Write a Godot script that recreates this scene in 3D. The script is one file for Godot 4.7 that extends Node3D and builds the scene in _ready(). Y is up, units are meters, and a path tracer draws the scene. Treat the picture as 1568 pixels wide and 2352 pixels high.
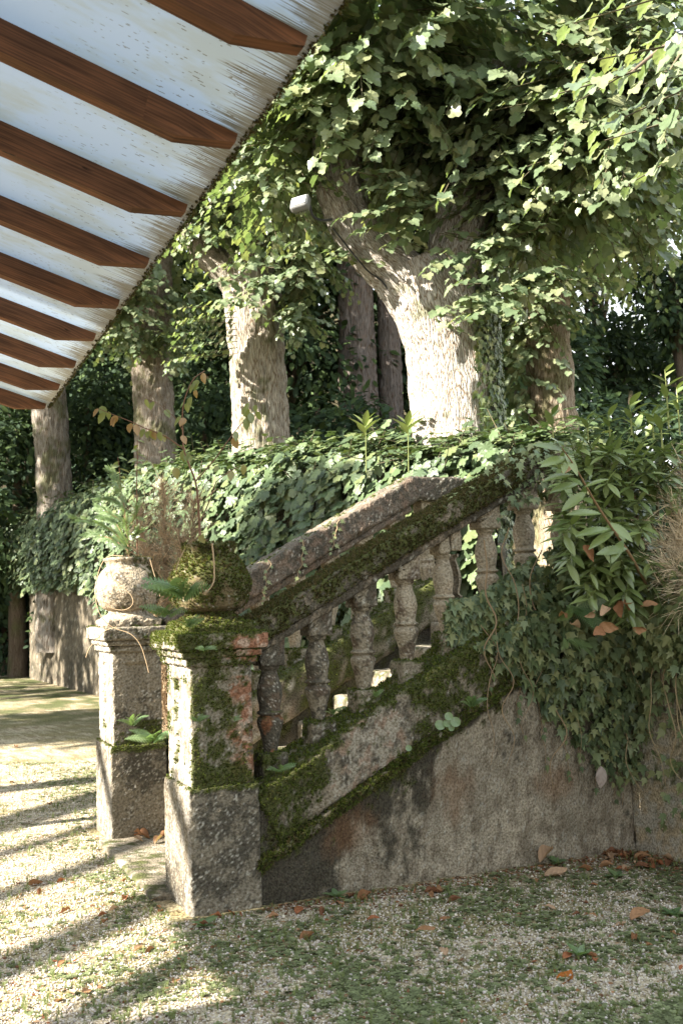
extends Node3D
# A mossy stone garden stair with urns, seen from under a timber canopy.
# x runs along the stair (up and to the right), -z runs away from the camera across the stair, y is up.

const EYE := Vector3(-1.342, 1.6, 4.857)
const FOCAL := 2287.0
var rng := RandomNumberGenerator.new()
var view := Basis()
var used := {}
var nz := {}
var M := {}
var L := {}
var PAL := {}
var single_mats := {}

# ------------------------------------------------------------------ helpers
class Shell:
	var v := PackedVector3Array()
	var u := PackedVector2Array()
	var ix := PackedInt32Array()
	var arrays := []
	func grid(nu: int, nv: int, f: Callable, flip := false) -> void:
		var b := v.size()
		for j in nv + 1:
			for i in nu + 1:
				var s := float(i) / nu
				var t := float(j) / nv
				v.append(f.call(s, t))
				u.append(Vector2(s, t))
		for j in nv:
			for i in nu:
				var a := b + j * (nu + 1) + i
				if flip:
					ix.append_array([a, a + nu + 1, a + nu + 2, a, a + nu + 2, a + 1])
				else:
					ix.append_array([a, a + nu + 2, a + nu + 1, a, a + 1, a + nu + 2])
	func tri(a: Vector3, b: Vector3, c: Vector3) -> void:
		var n := v.size()
		v.append_array([a, b, c])
		u.append_array([Vector2(a.x, a.y), Vector2(b.x, b.y), Vector2(c.x, c.y)])
		ix.append_array([n, n + 1, n + 2])
	func quad(a: Vector3, b: Vector3, c: Vector3, d: Vector3) -> void:
		var n := v.size()
		v.append_array([a, b, c, d])
		u.append_array([Vector2(0, 0), Vector2(1, 0), Vector2(1, 1), Vector2(0, 1)])
		ix.append_array([n, n + 1, n + 2, n, n + 2, n + 3])
	func outward() -> void:
		var mid := Vector3()
		for p in v:
			mid += p
		mid /= maxf(1.0, v.size())
		var vol := 0.0
		for k in range(0, ix.size(), 3):
			vol += (v[ix[k]] - mid).dot((v[ix[k + 1]] - mid).cross(v[ix[k + 2]] - mid))
		if vol > 0.0:
			for k in range(0, ix.size(), 3):
				var t := ix[k]
				ix[k] = ix[k + 1]
				ix[k + 1] = t
	func finish(cf : Variant = null, smooth := true, closed := true) -> ArrayMesh:
		if closed:
			outward()
		var a := []
		a.resize(Mesh.ARRAY_MAX)
		a[Mesh.ARRAY_VERTEX] = v
		a[Mesh.ARRAY_TEX_UV] = u
		a[Mesh.ARRAY_INDEX] = ix
		var st := SurfaceTool.new()
		st.create_from_arrays(a)
		if not smooth:
			st.deindex()
			st.set_smooth_group(-1)
			var w := PackedVector3Array()
			var n := PackedVector3Array()
			var uu := PackedVector2Array()
			for k in range(0, ix.size(), 3):
				var nn := (v[ix[k + 2]] - v[ix[k]]).cross(v[ix[k + 1]] - v[ix[k]]).normalized()
				for q in 3:
					w.append(v[ix[k + q]])
					uu.append(u[ix[k + q]])
					n.append(nn)
			a[Mesh.ARRAY_VERTEX] = w
			a[Mesh.ARRAY_NORMAL] = n
			a[Mesh.ARRAY_TEX_UV] = uu
			a[Mesh.ARRAY_INDEX] = null
			arrays = a
		else:
			st.generate_normals()
			arrays = st.commit_to_arrays()
		if cf != null:
			var vv: PackedVector3Array = arrays[Mesh.ARRAY_VERTEX]
			var nn: PackedVector3Array = arrays[Mesh.ARRAY_NORMAL]
			var cc := PackedColorArray()
			cc.resize(vv.size())
			for k in vv.size():
				cc[k] = cf.call(vv[k], nn[k])
			arrays[Mesh.ARRAY_COLOR] = cc
		var m := ArrayMesh.new()
		m.add_surface_from_arrays(Mesh.PRIMITIVE_TRIANGLES, arrays)
		return m


func rnd(a: float, b: float) -> float:
	return rng.randf_range(a, b)


func rvec() -> Vector3:
	return Vector3(rng.randfn(), rng.randfn(), rng.randfn()).normalized()


func at(x: float, y: float, depth: float) -> Vector3:
	return EYE + view * (Vector3((x - 784.0) / FOCAL, -(y - 1176.0) / FOCAL, -1.0) * depth)


func depth_of(p: Vector3) -> float:
	return -(view.inverse() * (p - EYE)).z


func in_frame(p: Vector3, margin := 1.06) -> bool:
	var q := view.inverse() * (p - EYE)
	if q.z > -0.2:
		return false
	return absf(q.x / -q.z) * FOCAL < 784.0 * margin and absf(q.y / -q.z) * FOCAL < 1176.0 * margin


func N(p: Vector3, key: String) -> float:
	var n: FastNoiseLite = nz[key]
	return n.get_noise_3dv(p)


func mk_noise(key: String, freq: float, octaves := 3, sd := 1, kind := FastNoiseLite.TYPE_SIMPLEX_SMOOTH, ridged := false) -> void:
	var n := FastNoiseLite.new()
	n.noise_type = kind
	n.seed = sd
	n.frequency = freq
	n.fractal_octaves = octaves
	n.fractal_type = FastNoiseLite.FRACTAL_RIDGED if ridged else (FastNoiseLite.FRACTAL_FBM if octaves > 1 else FastNoiseLite.FRACTAL_NONE)
	nz[key] = n


func sm(a: float, b: float, x: float) -> float:
	return smoothstep(a, b, x)


func lin(r: float, g: float, b: float) -> Color:
	return Color(r, g, b).linear_to_srgb()


func numbered(parent: Node, called: String) -> String:
	var key := str(parent.get_instance_id()) + called
	var n: int = used.get(key, 0)
	used[key] = n + 1
	return called if n == 0 else "%s_%03d" % [called, n]


func tag(o: Node, label := "", category := "", group := "", kind := "") -> Node:
	if label:
		o.set_meta("label", label)
	if category:
		o.set_meta("category", category)
	if group:
		o.set_meta("group", group)
	if kind:
		o.set_meta("kind", kind)
	return o


func thing(called: String, label: String, category: String, where := Vector3.ZERO, group := "") -> Node3D:
	var o := Node3D.new()
	o.name = numbered(self, called)
	add_child(o, true)
	o.position = where
	tag(o, label, category, group)
	return o


func part(called: String, mesh: Mesh, mat: Material, parent: Node = self, xf := Transform3D()) -> MeshInstance3D:
	var o := MeshInstance3D.new()
	o.name = numbered(parent, called)
	o.mesh = mesh
	o.material_override = mat
	o.transform = xf
	parent.add_child(o, true)
	return o


# a mesh whose vertices are in world places, hung under a thing that stands elsewhere
func wpart(called: String, mesh: Mesh, mat: Material, parent: Node3D) -> MeshInstance3D:
	var o := part(called, mesh, mat, parent)
	o.transform = parent.global_transform.affine_inverse()
	return o


func many(called: String, mesh: Mesh, mat: Material, xfs: Array, cols: Array, parent: Node = self) -> MultiMeshInstance3D:
	var mm := MultiMesh.new()
	mm.transform_format = MultiMesh.TRANSFORM_3D
	mm.use_colors = cols.size() > 0
	mm.mesh = mesh
	mm.instance_count = xfs.size()
	for i in xfs.size():
		mm.set_instance_transform(i, xfs[i])
		if cols.size():
			mm.set_instance_color(i, cols[i])
	var o := MultiMeshInstance3D.new()
	o.name = numbered(parent, called)
	o.multimesh = mm
	o.material_override = mat
	o.set_meta("kind", "stuff")
	parent.add_child(o, true)
	if parent is Node3D and parent != self:
		o.transform = parent.global_transform.affine_inverse()
	return o


func lay(pos: Vector3, tip: Vector3, nrm: Vector3, size: float, wide := 1.0) -> Transform3D:
	var z := tip.normalized()
	var y := nrm - z * nrm.dot(z)
	if y.length() < 0.01:
		y = z.cross(Vector3(0.3, 0.5, 0.8))
	y = y.normalized()
	var x := y.cross(z)
	return Transform3D(Basis(x * size * wide, y * size, z * size), pos)


# ------------------------------------------------------------------ shapes
func rbox(sk: Shell, size: Vector3, mid: Vector3, cell: float, rad: float, amp: float, turn := Basis(), warp : Variant = null) -> void:
	var h := size / 2.0
	var inner := (h - Vector3.ONE * rad).max(Vector3.ZERO)
	for ax in 3:
		var ua := (ax + 1) % 3
		var va := (ax + 2) % 3
		var nu := maxi(2, ceili(size[ua] / cell))
		var nv := maxi(2, ceili(size[va] / cell))
		for sgn in [-1.0, 1.0]:
			var f := func(s: float, t: float) -> Vector3:
				var p := Vector3()
				p[ax] = h[ax] * sgn
				p[ua] = (s * 2.0 - 1.0) * h[ua]
				p[va] = (t * 2.0 - 1.0) * h[va]
				var q := p.clamp(-inner, inner)
				var d := p - q
				var edge := (1 if absf(d.x) > 1e-5 else 0) + (1 if absf(d.y) > 1e-5 else 0) + (1 if absf(d.z) > 1e-5 else 0)
				if d.length() > 1e-6:
					p = q + d.normalized() * rad
				if warp != null:
					p = warp.call(p)
				var w := mid + turn * p
				if amp > 0.0:
					w += Vector3(N(w, "d1"), N(w + Vector3(7, 3, 1), "d1"), N(w + Vector3(2, 9, 5), "d1")) * amp
					w += turn * d.normalized() * N(w, "d2") * amp * 0.7
					if edge >= 2:
						var k := maxf(0.0, N(w, "chip") - 0.12)
						w -= turn * d.normalized() * k * amp * 6.0
				return w
			sk.grid(nu, nv, f, sgn < 0.0)


func lathe(sk: Shell, prof: Array, mid: Vector3, sides: int, step: float, amp: float, a0 := 0.0, a1 := TAU, lean := Vector3.ZERO) -> void:
	var cv := Curve2D.new()
	for k in prof.size():
		var p: Vector2 = prof[k]
		var a: Vector2 = prof[maxi(0, k - 1)]
		var b: Vector2 = prof[mini(prof.size() - 1, k + 1)]
		var tn := (b - a).normalized()
		var l0 := p.distance_to(a) * 0.33
		var l1 := p.distance_to(b) * 0.33
		cv.add_point(p, -tn * l0, tn * l1)
	cv.bake_interval = 0.002
	var len := cv.get_baked_length()
	var nv := maxi(6, ceili(len / step))
	var f := func(s: float, t: float) -> Vector3:
		var q := cv.sample_baked(t * len, true)
		var an := a0 + s * (a1 - a0)
		var dir := Vector3(cos(an), 0, sin(an))
		var w := mid + dir * q.x + Vector3(0, q.y, 0) + lean * q.y
		if amp > 0.0:
			w += dir * (N(w, "d1") + 0.6 * N(w, "d2")) * amp
		return w
	sk.grid(sides, nv, f)


func tube(sk: Shell, pts: Array, radii: Array, sides: int, step: float, bark := 0.0, lump := 0.0) -> void:
	var cv := Curve3D.new()
	for k in pts.size():
		var p: Vector3 = pts[k]
		var a: Vector3 = pts[maxi(0, k - 1)]
		var b: Vector3 = pts[mini(pts.size() - 1, k + 1)]
		var tn := (b - a).normalized()
		cv.add_point(p, -tn * p.distance_to(a) * 0.33, tn * p.distance_to(b) * 0.33)
	cv.bake_interval = maxf(0.004, step * 0.5)
	var len := cv.get_baked_length()
	var at_len := []
	for k in pts.size():
		at_len.append(cv.get_closest_offset(pts[k]))
	var nv := maxi(pts.size() * 2, ceili(len / step))
	var rows := []
	var x := Vector3.ZERO
	for j in nv + 1:
		var s := len * j / nv
		var c := cv.sample_baked(s, true)
		var d := (cv.sample_baked(minf(len, s + 0.01), true) - cv.sample_baked(maxf(0.0, s - 0.01), true)).normalized()
		if x == Vector3.ZERO:
			x = d.cross(Vector3(0, 0, 1) if absf(d.z) < 0.9 else Vector3(1, 0, 0)).normalized()
		x = (x - d * x.dot(d)).normalized()
		var r: float = radii[radii.size() - 1]
		for k in range(1, pts.size()):
			if s <= at_len[k]:
				r = lerpf(radii[k - 1], radii[k], clampf((s - at_len[k - 1]) / maxf(1e-5, at_len[k] - at_len[k - 1]), 0, 1))
				break
		rows.append([c, x, d.cross(x), r, s])
	var f := func(s: float, t: float) -> Vector3:
		var row: Array = rows[roundi(t * nv)]
		var an := s * TAU
		var dir: Vector3 = row[1] * cos(an) + row[2] * sin(an)
		var r: float = row[3]
		if lump > 0.0:
			r *= 1.0 + lump * N(row[0] + dir * r, "lump")
		if bark > 0.0:
			var q: Vector3 = dir * row[3]
			var k: Vector3 = Vector3(q.x, q.y + row[4] * 0.16, q.z) + row[0] * 0.06
			r += bark * (N(k, "bark") * 0.8 + N(row[0] + dir * r, "d2") * 0.3)
		return row[0] + dir * r
	sk.grid(sides, nv, f)


func tufts(called: String, sk: Shell, parent: Node3D, density: float, lo: float, hi: float, pal: Array, most := 60000) -> void:
	var v: PackedVector3Array = sk.arrays[Mesh.ARRAY_VERTEX]
	var n: PackedVector3Array = sk.arrays[Mesh.ARRAY_NORMAL]
	var c: PackedColorArray = sk.arrays[Mesh.ARRAY_COLOR]
	var ix = sk.arrays[Mesh.ARRAY_INDEX]
	var xs := []
	var cs := []
	for k in range(0, ix.size(), 3):
		var i0: int = ix[k]
		var i1: int = ix[k + 1]
		var i2: int = ix[k + 2]
		var w := (c[i0].a + c[i1].a + c[i2].a) / 3.0
		if w < 0.2:
			continue
		var area := (v[i1] - v[i0]).cross(v[i2] - v[i0]).length() * 0.5
		var want := area * density * w
		var num := int(want) + (1 if rng.randf() < want - int(want) else 0)
		for q in num:
			var s := rng.randf()
			var t := rng.randf()
			if s + t > 1.0:
				s = 1.0 - s
				t = 1.0 - t
			var p := v[i0] + (v[i1] - v[i0]) * s + (v[i2] - v[i0]) * t
			var up := (n[i0] + Vector3(0, 0.35, 0) + rvec() * 0.45).normalized()
			xs.append(lay(p, up.cross(rvec()), up, rnd(lo, hi) * (0.6 + 0.5 * w)))
			var cc: Color = pal[rng.randi() % pal.size()]
			cs.append(cc * rnd(0.55, 1.3))
			if xs.size() >= most:
				break
	if xs.size():
		many(called, L.tuft, M.moss, xs, cs, parent)


# ------------------------------------------------------------------ leaf shapes (stalk at the origin, tip towards +z, upper side +y)
func ring_leaf(rs: Callable, n: int, mid: float, fold: float, droop: float, wave: float, vein := 1.5) -> ArrayMesh:
	var sk := Shell.new()
	var outer := []
	var inner := []
	for k in n + 1:
		var th := -PI + TAU * k / n
		var r: float = rs.call(th, k)
		outer.append(Vector2(sin(th) * r, mid + cos(th) * r))
		inner.append(Vector2(sin(th) * r * 0.55, mid + cos(th) * r * 0.55))
	var put := func(p: Vector2, k: int, rim: float) -> Vector3:
		return Vector3(p.x, fold * absf(p.x) - droop * p.y * p.y + wave * rim * sin(k * 1.9), p.y)
	var c := Vector3(0, -droop * mid * mid, mid)
	for k in n:
		var a: Vector3 = put.call(inner[k], k, 0.4)
		var b: Vector3 = put.call(inner[k + 1], k + 1, 0.4)
		var d: Vector3 = put.call(outer[k], k, 1.0)
		var e: Vector3 = put.call(outer[k + 1], k + 1, 1.0)
		sk.tri(c, a, b)
		sk.tri(a, d, e)
		sk.tri(a, e, b)
	var col := func(p: Vector3, _n: Vector3) -> Color:
		var th := atan2(p.x, p.z - mid * 0.3)
		var near := 9.0
		for lobe in [0.0, 0.75, -0.75, 1.6, -1.6]:
			near = minf(near, absf(th - lobe))
		var k := lerpf(vein, 0.92, sm(0.0, 0.16, near))
		return Color(k, k, k)
	return sk.finish(col, true, false)


func blade_leaf(n: int, wide: float, peak: float, fold: float, droop: float, teeth: float, ribs: float) -> ArrayMesh:
	var sk := Shell.new()
	var pts := []
	for k in n + 1:
		var t := float(k) / n
		var w := wide * pow(sin(PI * pow(t, peak)), 0.85) if k > 0 and k < n else 0.004
		if k % 2 == 1:
			w *= 1.0 - teeth
		var y := -droop * t * t
		var rib := ribs * (1.0 if k % 2 == 0 else -1.0)
		pts.append([Vector3(-w, y + fold * w + rib, t), Vector3(-w * 0.5, y + fold * w * 0.35 + rib * 0.7, t), Vector3(0, y, t), Vector3(w * 0.5, y + fold * w * 0.35 + rib * 0.7, t), Vector3(w, y + fold * w + rib, t)])
	for k in n:
		for q in 4:
			sk.quad(pts[k][q], pts[k][q + 1], pts[k + 1][q + 1], pts[k + 1][q])
	var col := func(p: Vector3, _n: Vector3) -> Color:
		var k := 1.55 if absf(p.x) < 0.008 else 0.95
		return Color(k, k, k)
	return sk.finish(col, true, false)


func frond_leaf(n: int, wide: float, arch: float, fat: float) -> ArrayMesh:
	var sk := Shell.new()
	for k in n:
		var t := (k + 1.0) / (n + 1.0)
		var y := arch * sin(t * 2.0) - arch * 1.2 * t * t
		var l := wide * pow(sin(PI * pow(0.12 + 0.86 * t, 0.75)), 0.8)
		for s in [-1.0, 1.0]:
			var o := Vector3(0, y, t + (0.5 / n if s > 0 else 0.0))
			var e := o + Vector3(s * l, -0.12 * l, l * 0.35)
			var w := fat / n
			sk.tri(o + Vector3(0, 0, -w), o + Vector3(s * l * 0.5, 0.03 * l, l * 0.17 - w), o + Vector3(s * l * 0.5, 0.0, l * 0.17 + w))
			sk.tri(o + Vector3(0, 0, -w), o + Vector3(s * l * 0.5, 0.0, l * 0.17 + w), o + Vector3(0, 0, w))
			sk.tri(o + Vector3(s * l * 0.5, 0.03 * l, l * 0.17 - w), e, o + Vector3(s * l * 0.5, 0.0, l * 0.17 + w))
	for k in n:
		var t := float(k) / n
		var t2 := (k + 1.0) / n
		var y := arch * sin(t * 2.0) - arch * 1.2 * t * t + 0.004
		var y2 := arch * sin(t2 * 2.0) - arch * 1.2 * t2 * t2 + 0.004
		sk.quad(Vector3(-0.012, y, t), Vector3(0.012, y, t), Vector3(0.008, y2, t2), Vector3(-0.008, y2, t2))
	return sk.finish(func(_p: Vector3, _n: Vector3) -> Color: return Color.WHITE, false, false)


func dead_leaf(curl: float, twist: float, sd: float) -> ArrayMesh:
	var sk := Shell.new()
	var f := func(s: float, t: float) -> Vector3:
		var w := 0.24 * pow(maxf(0.0, sin(PI * pow(clampf(t, 0.01, 0.99), 0.8))), 0.8) * (1.0 + 0.05 * sin(t * 13.0 + sd))
		var x := (s * 2.0 - 1.0) * w
		var y := curl * (x * x * 5.0) + 0.10 * sin(t * 3.0 + sd) + twist * x * (t - 0.4) + 0.025 * sin(s * 9.0 + t * 14.0 + sd)
		return Vector3(x * (1.0 - curl * 0.25), y + 0.05, t)
	sk.grid(8, 14, f)
	var col := func(p: Vector3, _n: Vector3) -> Color:
		var k := 1.3 if absf(p.x) < 0.012 else 0.8 + 0.5 * absf(sin(p.z * 31.0 + absf(p.x) * 20.0)) * 0.5
		return Color(k, k, k)
	return sk.finish(col, true, false)


func make_shapes() -> void:
	var vine := func(th: float, k: int) -> float:
		var lobes := maxf(maxf(cos(th * 1.0), 0.0), 0.0)
		var r := 0.35 + 0.20 * pow(maxf(0.0, cos(th)), 9.0)
		r += 0.16 * pow(maxf(0.0, cos(absf(th) - 1.10)), 14.0) + 0.10 * pow(maxf(0.0, cos(absf(th) - 2.05)), 12.0)
		r *= 1.0 + (0.05 if k % 2 == 0 else -0.055) + lobes * 0.0
		r *= lerpf(1.0, 0.55, sm(2.75, 3.14, absf(th)))
		return r
	L.vine = ring_leaf(vine, 28, 0.46, 0.22, 0.34, 0.03)
	L.vine_flat = ring_leaf(vine, 28, 0.46, -0.10, 0.10, 0.03)
	var vine_simple := func(th: float, k: int) -> float:
		return vine.call(th, k) * (0.9 if k % 2 == 0 else 1.05)
	L.vine_small = ring_leaf(vine_simple, 12, 0.46, 0.12, 0.2, 0.02)
	L.vine_rest = ring_leaf(vine, 22, 0.46, 0.20, 0.32, 0.03)
	var ivy := func(th: float, _k: int) -> float:
		var a := absf(th)
		var r := 0.26
		r = maxf(r, 0.62 * pow(maxf(0.0, 1.0 - a / 0.62), 0.8))
		r = maxf(r, 0.50 * pow(maxf(0.0, 1.0 - absf(a - 1.05) / 0.42), 0.8))
		r = maxf(r, 0.36 * pow(maxf(0.0, 1.0 - absf(a - 2.1) / 0.5), 0.8))
		return r
	L.ivy = ring_leaf(ivy, 24, 0.36, 0.12, 0.15, 0.01, 1.9)
	L.laurel = blade_leaf(8, 0.165, 0.9, 0.22, 0.14, 0.0, 0.0)
	L.chestnut = blade_leaf(24, 0.18, 0.95, 0.16, 0.16, 0.13, 0.006)
	L.ovate = blade_leaf(6, 0.27, 0.8, 0.18, 0.12, 0.0, 0.0)
	L.birch = blade_leaf(10, 0.33, 0.72, 0.12, 0.12, 0.12, 0.0)
	L.small = blade_leaf(4, 0.26, 0.85, 0.15, 0.10, 0.0, 0.0)
	L.frond = frond_leaf(19, 0.21, 0.16, 0.36)
	L.polypody = frond_leaf(10, 0.25, 0.14, 0.36)
	L.thuja = frond_leaf(8, 0.24, 0.06, 0.22)
	for k in 4:
		L["dead%d" % k] = dead_leaf([0.3, 0.8, 0.5, 1.1][k], [0.4, -0.6, 0.9, 0.2][k], k * 1.7)
	# moss tuft: a few short blades round a point
	var sk := Shell.new()
	for k in 7:
		var a := k * 2.39996
		var d := Vector3(cos(a), 0, sin(a))
		var s := Vector3(-d.z, 0, d.x) * 0.16
		var r := 0.12 + 0.5 * (k / 7.0)
		sk.tri(d * r * 0.3 - s, d * r * 0.3 + s, d * r + Vector3(0, 0.75 - 0.35 * k / 7.0, 0))
	L.tuft = sk.finish(null, false, false)
	# a rosette of small round leaves
	sk = Shell.new()
	for k in 7:
		var a := k * 2.39996
		var tilt := 0.25 + 0.09 * k
		var b := Basis(Vector3.UP, a)
		var prev := Vector3.ZERO
		for q in 7:
			var an := TAU * q / 6.0
			var p := b * Vector3(0.24 * sin(an), 0.30 + 0.2 * tilt - 0.05 * k + 0.18 * cos(an) * tilt * 0.4, 0.20 + 0.07 * k + 0.27 * cos(an))
			if q > 0:
				sk.tri(b * Vector3(0, 0.29 + 0.2 * tilt - 0.05 * k, 0.20 + 0.07 * k), prev, p)
			prev = p
		sk.tri(Vector3.ZERO, b * Vector3(0.02, 0.28, 0.15 + 0.07 * k), b * Vector3(-0.02, 0.28, 0.15 + 0.07 * k))
	L.rosette = sk.finish(null, false, false)
	# a grass tuft
	sk = Shell.new()
	for k in 9:
		var a := k * 2.39996
		var d := Vector3(cos(a), 0, sin(a))
		var s := Vector3(-d.z, 0, d.x) * 0.022
		var out := 0.12 + 0.45 * (k / 9.0)
		var m1 := d * out * 0.45 + Vector3(0, 0.55, 0)
		var e := d * out + Vector3(0, 1.0 - 0.3 * k / 9.0, 0)
		sk.quad(d * 0.05 - s, d * 0.05 + s, m1 + s * 0.8, m1 - s * 0.8)
		sk.tri(m1 - s * 0.8, m1 + s * 0.8, e)
	L.grass = sk.finish(null, false, false)
	# pebble
	sk = Shell.new()
	var pf := func(s: float, t: float) -> Vector3:
		var th := s * TAU
		var ph := (t - 0.5) * PI
		var p := Vector3(cos(ph) * cos(th), sin(ph) * 0.62, cos(ph) * sin(th) * 0.8)
		return p * (1.0 + 0.25 * sin(p.x * 3.1 + 1.0) * cos(p.z * 2.7))
	sk.grid(6, 4, pf)
	L.pebble = sk.finish(null, false, true)
	# twig
	sk = Shell.new()
	for k in 3:
		var a := TAU * k / 3.0
		var b := TAU * (k + 1) / 3.0
		sk.quad(Vector3(cos(a), 0, 0) + Vector3(0, sin(a), 0), Vector3(cos(b), sin(b), 0), Vector3(cos(b) * 0.5, sin(b) * 0.5, 1), Vector3(cos(a) * 0.5, sin(a) * 0.5, 1))
	L.twig = sk.finish(null, true, false)


# ------------------------------------------------------------------ materials
func noise_tex(freq: float, octaves: int, sd: int, size := 512, ramp: Gradient = null, normal := false, bump := 4.0, kind := FastNoiseLite.TYPE_SIMPLEX_SMOOTH) -> NoiseTexture2D:
	var n := FastNoiseLite.new()
	n.noise_type = kind
	n.frequency = freq
	n.fractal_octaves = octaves
	n.seed = sd
	if kind == FastNoiseLite.TYPE_CELLULAR:
		n.cellular_return_type = FastNoiseLite.RETURN_DISTANCE
	var t := NoiseTexture2D.new()
	t.width = size
	t.height = size
	t.seamless = true
	t.noise = n
	t.as_normal_map = normal
	t.bump_strength = bump
	if ramp:
		t.color_ramp = ramp
	return t


func ramp(stops: Array) -> Gradient:
	var g := Gradient.new()
	var o := PackedFloat32Array()
	var c := PackedColorArray()
	for s in stops:
		o.append(s[0])
		c.append(s[1])
	g.offsets = o
	g.colors = c
	return g


func mat(col: Color, rough := 0.9, vcol := true) -> StandardMaterial3D:
	var m := StandardMaterial3D.new()
	m.albedo_color = col
	m.roughness = rough
	m.vertex_color_use_as_albedo = vcol
	m.metallic_specular = 0.35
	return m


func tri_mat(tex: Texture2D, nrm: Texture2D, scale: float, nscale: float, rough := 0.92) -> StandardMaterial3D:
	var m := mat(Color.WHITE, rough)
	m.albedo_texture = tex
	m.uv1_triplanar = true
	m.uv1_world_triplanar = true
	m.uv1_scale = Vector3.ONE * scale
	m.uv1_triplanar_sharpness = 4.0
	if nrm:
		m.normal_enabled = true
		m.normal_texture = nrm
		m.normal_scale = nscale
	return m


func leaf_mat(col: Color, rough := 0.42, back := 0.8, spec := 0.5) -> StandardMaterial3D:
	var m := mat(col, rough)
	m.metallic_specular = spec
	m.backlight_enabled = true
	m.backlight = lin(back * 0.92, back, back * 0.45)
	return m


func make_materials() -> void:
	var g_fine := ramp([[0.0, Color(0.62, 0.60, 0.57)], [0.45, Color(0.9, 0.89, 0.87)], [0.7, Color(1, 1, 1)], [1.0, Color(0.8, 0.8, 0.78)]])
	var fine := noise_tex(0.035, 5, 3, 512, g_fine)
	var fine_n := noise_tex(0.05, 5, 4, 512, null, true, 9.0)
	var pits_n := noise_tex(0.03, 4, 9, 512, null, true, 14.0)
	M.stone = tri_mat(fine, fine_n, 2.6, 0.8)
	M.plaster = tri_mat(fine, pits_n, 4.2, 0.8)
	var grit := noise_tex(0.045, 5, 31, 512)
	M.plaster.normal_enabled = false
	M.plaster.heightmap_enabled = true
	M.plaster.heightmap_texture = grit
	M.plaster.heightmap_scale = 0.9
	M.plaster.uv1_scale = Vector3(3.4, 2.4, 3.4)
	M.stone.normal_enabled = false
	M.stone.heightmap_enabled = true
	M.stone.heightmap_texture = grit
	M.stone.heightmap_scale = 0.55
	var g_bark := ramp([[0.0, Color(0.92, 0.90, 0.87)], [0.55, Color(1, 1, 1)], [0.78, Color(0.84, 0.78, 0.72)], [0.92, Color(0.52, 0.44, 0.37)], [1.0, Color(0.42, 0.35, 0.29)]])
	var g_groove := ramp([[0.0, Color(1, 1, 1)], [0.45, Color(0.85, 0.85, 0.85)], [0.72, Color(0.45, 0.45, 0.45)], [1.0, Color(0, 0, 0)]])
	for key in ["bark", "fibre"]:
		var m := mat(Color.WHITE, 0.92)
		m.albedo_texture = noise_tex(0.016, 3, 21, 512, g_bark)
		m.albedo_texture.noise.fractal_type = FastNoiseLite.FRACTAL_RIDGED
		m.heightmap_enabled = true
		m.heightmap_texture = noise_tex(0.016, 3, 21, 512, g_groove)
		m.heightmap_texture.noise.fractal_type = FastNoiseLite.FRACTAL_RIDGED
		m.heightmap_scale = 2.4
		m.uv1_scale = Vector3(9.0, 2.2, 1.0) if key == "bark" else Vector3(6.0, 1.2, 1.0)
		M[key] = m
	M.soil = tri_mat(fine, fine_n, 1.6, 1.0)
	var g_grav := ramp([[0.0, Color(1, 1, 0.98)], [0.35, Color(0.92, 0.9, 0.86)], [0.62, Color(0.72, 0.69, 0.64)], [0.85, Color(0.42, 0.38, 0.33)], [1.0, Color(0.3, 0.27, 0.23)]])
	var grav := noise_tex(0.045, 2, 12, 1024, g_grav, false, 4.0, FastNoiseLite.TYPE_CELLULAR)
	var grav_n := noise_tex(0.045, 2, 12, 1024, null, true, 6.0, FastNoiseLite.TYPE_CELLULAR)
	M.gravel = tri_mat(grav, grav_n, 1.0, 0.9)
	M.moss = mat(Color.WHITE, 0.95)
	M.moss.backlight_enabled = true
	M.moss.backlight = lin(0.5, 0.5, 0.1)
	M.leaf = leaf_mat(Color.WHITE, 0.34, 0.85, 0.6)
	M.gloss = leaf_mat(Color.WHITE, 0.30, 0.45, 0.55)
	M.dark = leaf_mat(Color.WHITE, 0.45, 0.25, 0.4)
	M.wood = leaf_mat(Color.WHITE, 0.75, 0.4, 0.2)
	M.matte = leaf_mat(Color.WHITE, 0.48, 0.45, 0.45)
	M.weed = leaf_mat(Color.WHITE, 0.6, 0.7, 0.3)
	M.pebble = mat(Color.WHITE, 0.85)
	M.twig = mat(Color.WHITE, 0.9)
	M.dry = leaf_mat(Color.WHITE, 0.7, 0.4, 0.3)
	M.metal = mat(lin(0.13, 0.13, 0.125), 0.55, false)
	M.metal.metallic = 0.1
	M.black = mat(lin(0.02, 0.02, 0.02), 0.5, false)
	M.glass = mat(lin(0.5, 0.52, 0.5), 0.15, false)
	PAL.vine = [Color(0.185, 0.232, 0.128), Color(0.150, 0.196, 0.106), Color(0.215, 0.255, 0.150), Color(0.235, 0.255, 0.135), Color(0.120, 0.165, 0.088)]
	PAL.hedge = [Color(0.078, 0.115, 0.048), Color(0.062, 0.094, 0.042), Color(0.095, 0.132, 0.056), Color(0.052, 0.080, 0.038), Color(0.115, 0.140, 0.056)]
	PAL.ivy = [Color(0.095, 0.130, 0.058), Color(0.120, 0.158, 0.068), Color(0.068, 0.095, 0.044), Color(0.150, 0.180, 0.078), Color(0.190, 0.205, 0.085)]
	PAL.laurel = [Color(0.140, 0.185, 0.058), Color(0.165, 0.210, 0.068), Color(0.115, 0.158, 0.052), Color(0.190, 0.232, 0.080), Color(0.15, 0.19, 0.072)]
	PAL.wood = [Color(0.033, 0.055, 0.024), Color(0.042, 0.068, 0.028), Color(0.028, 0.046, 0.026), Color(0.056, 0.084, 0.031), Color(0.036, 0.058, 0.033)]
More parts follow.
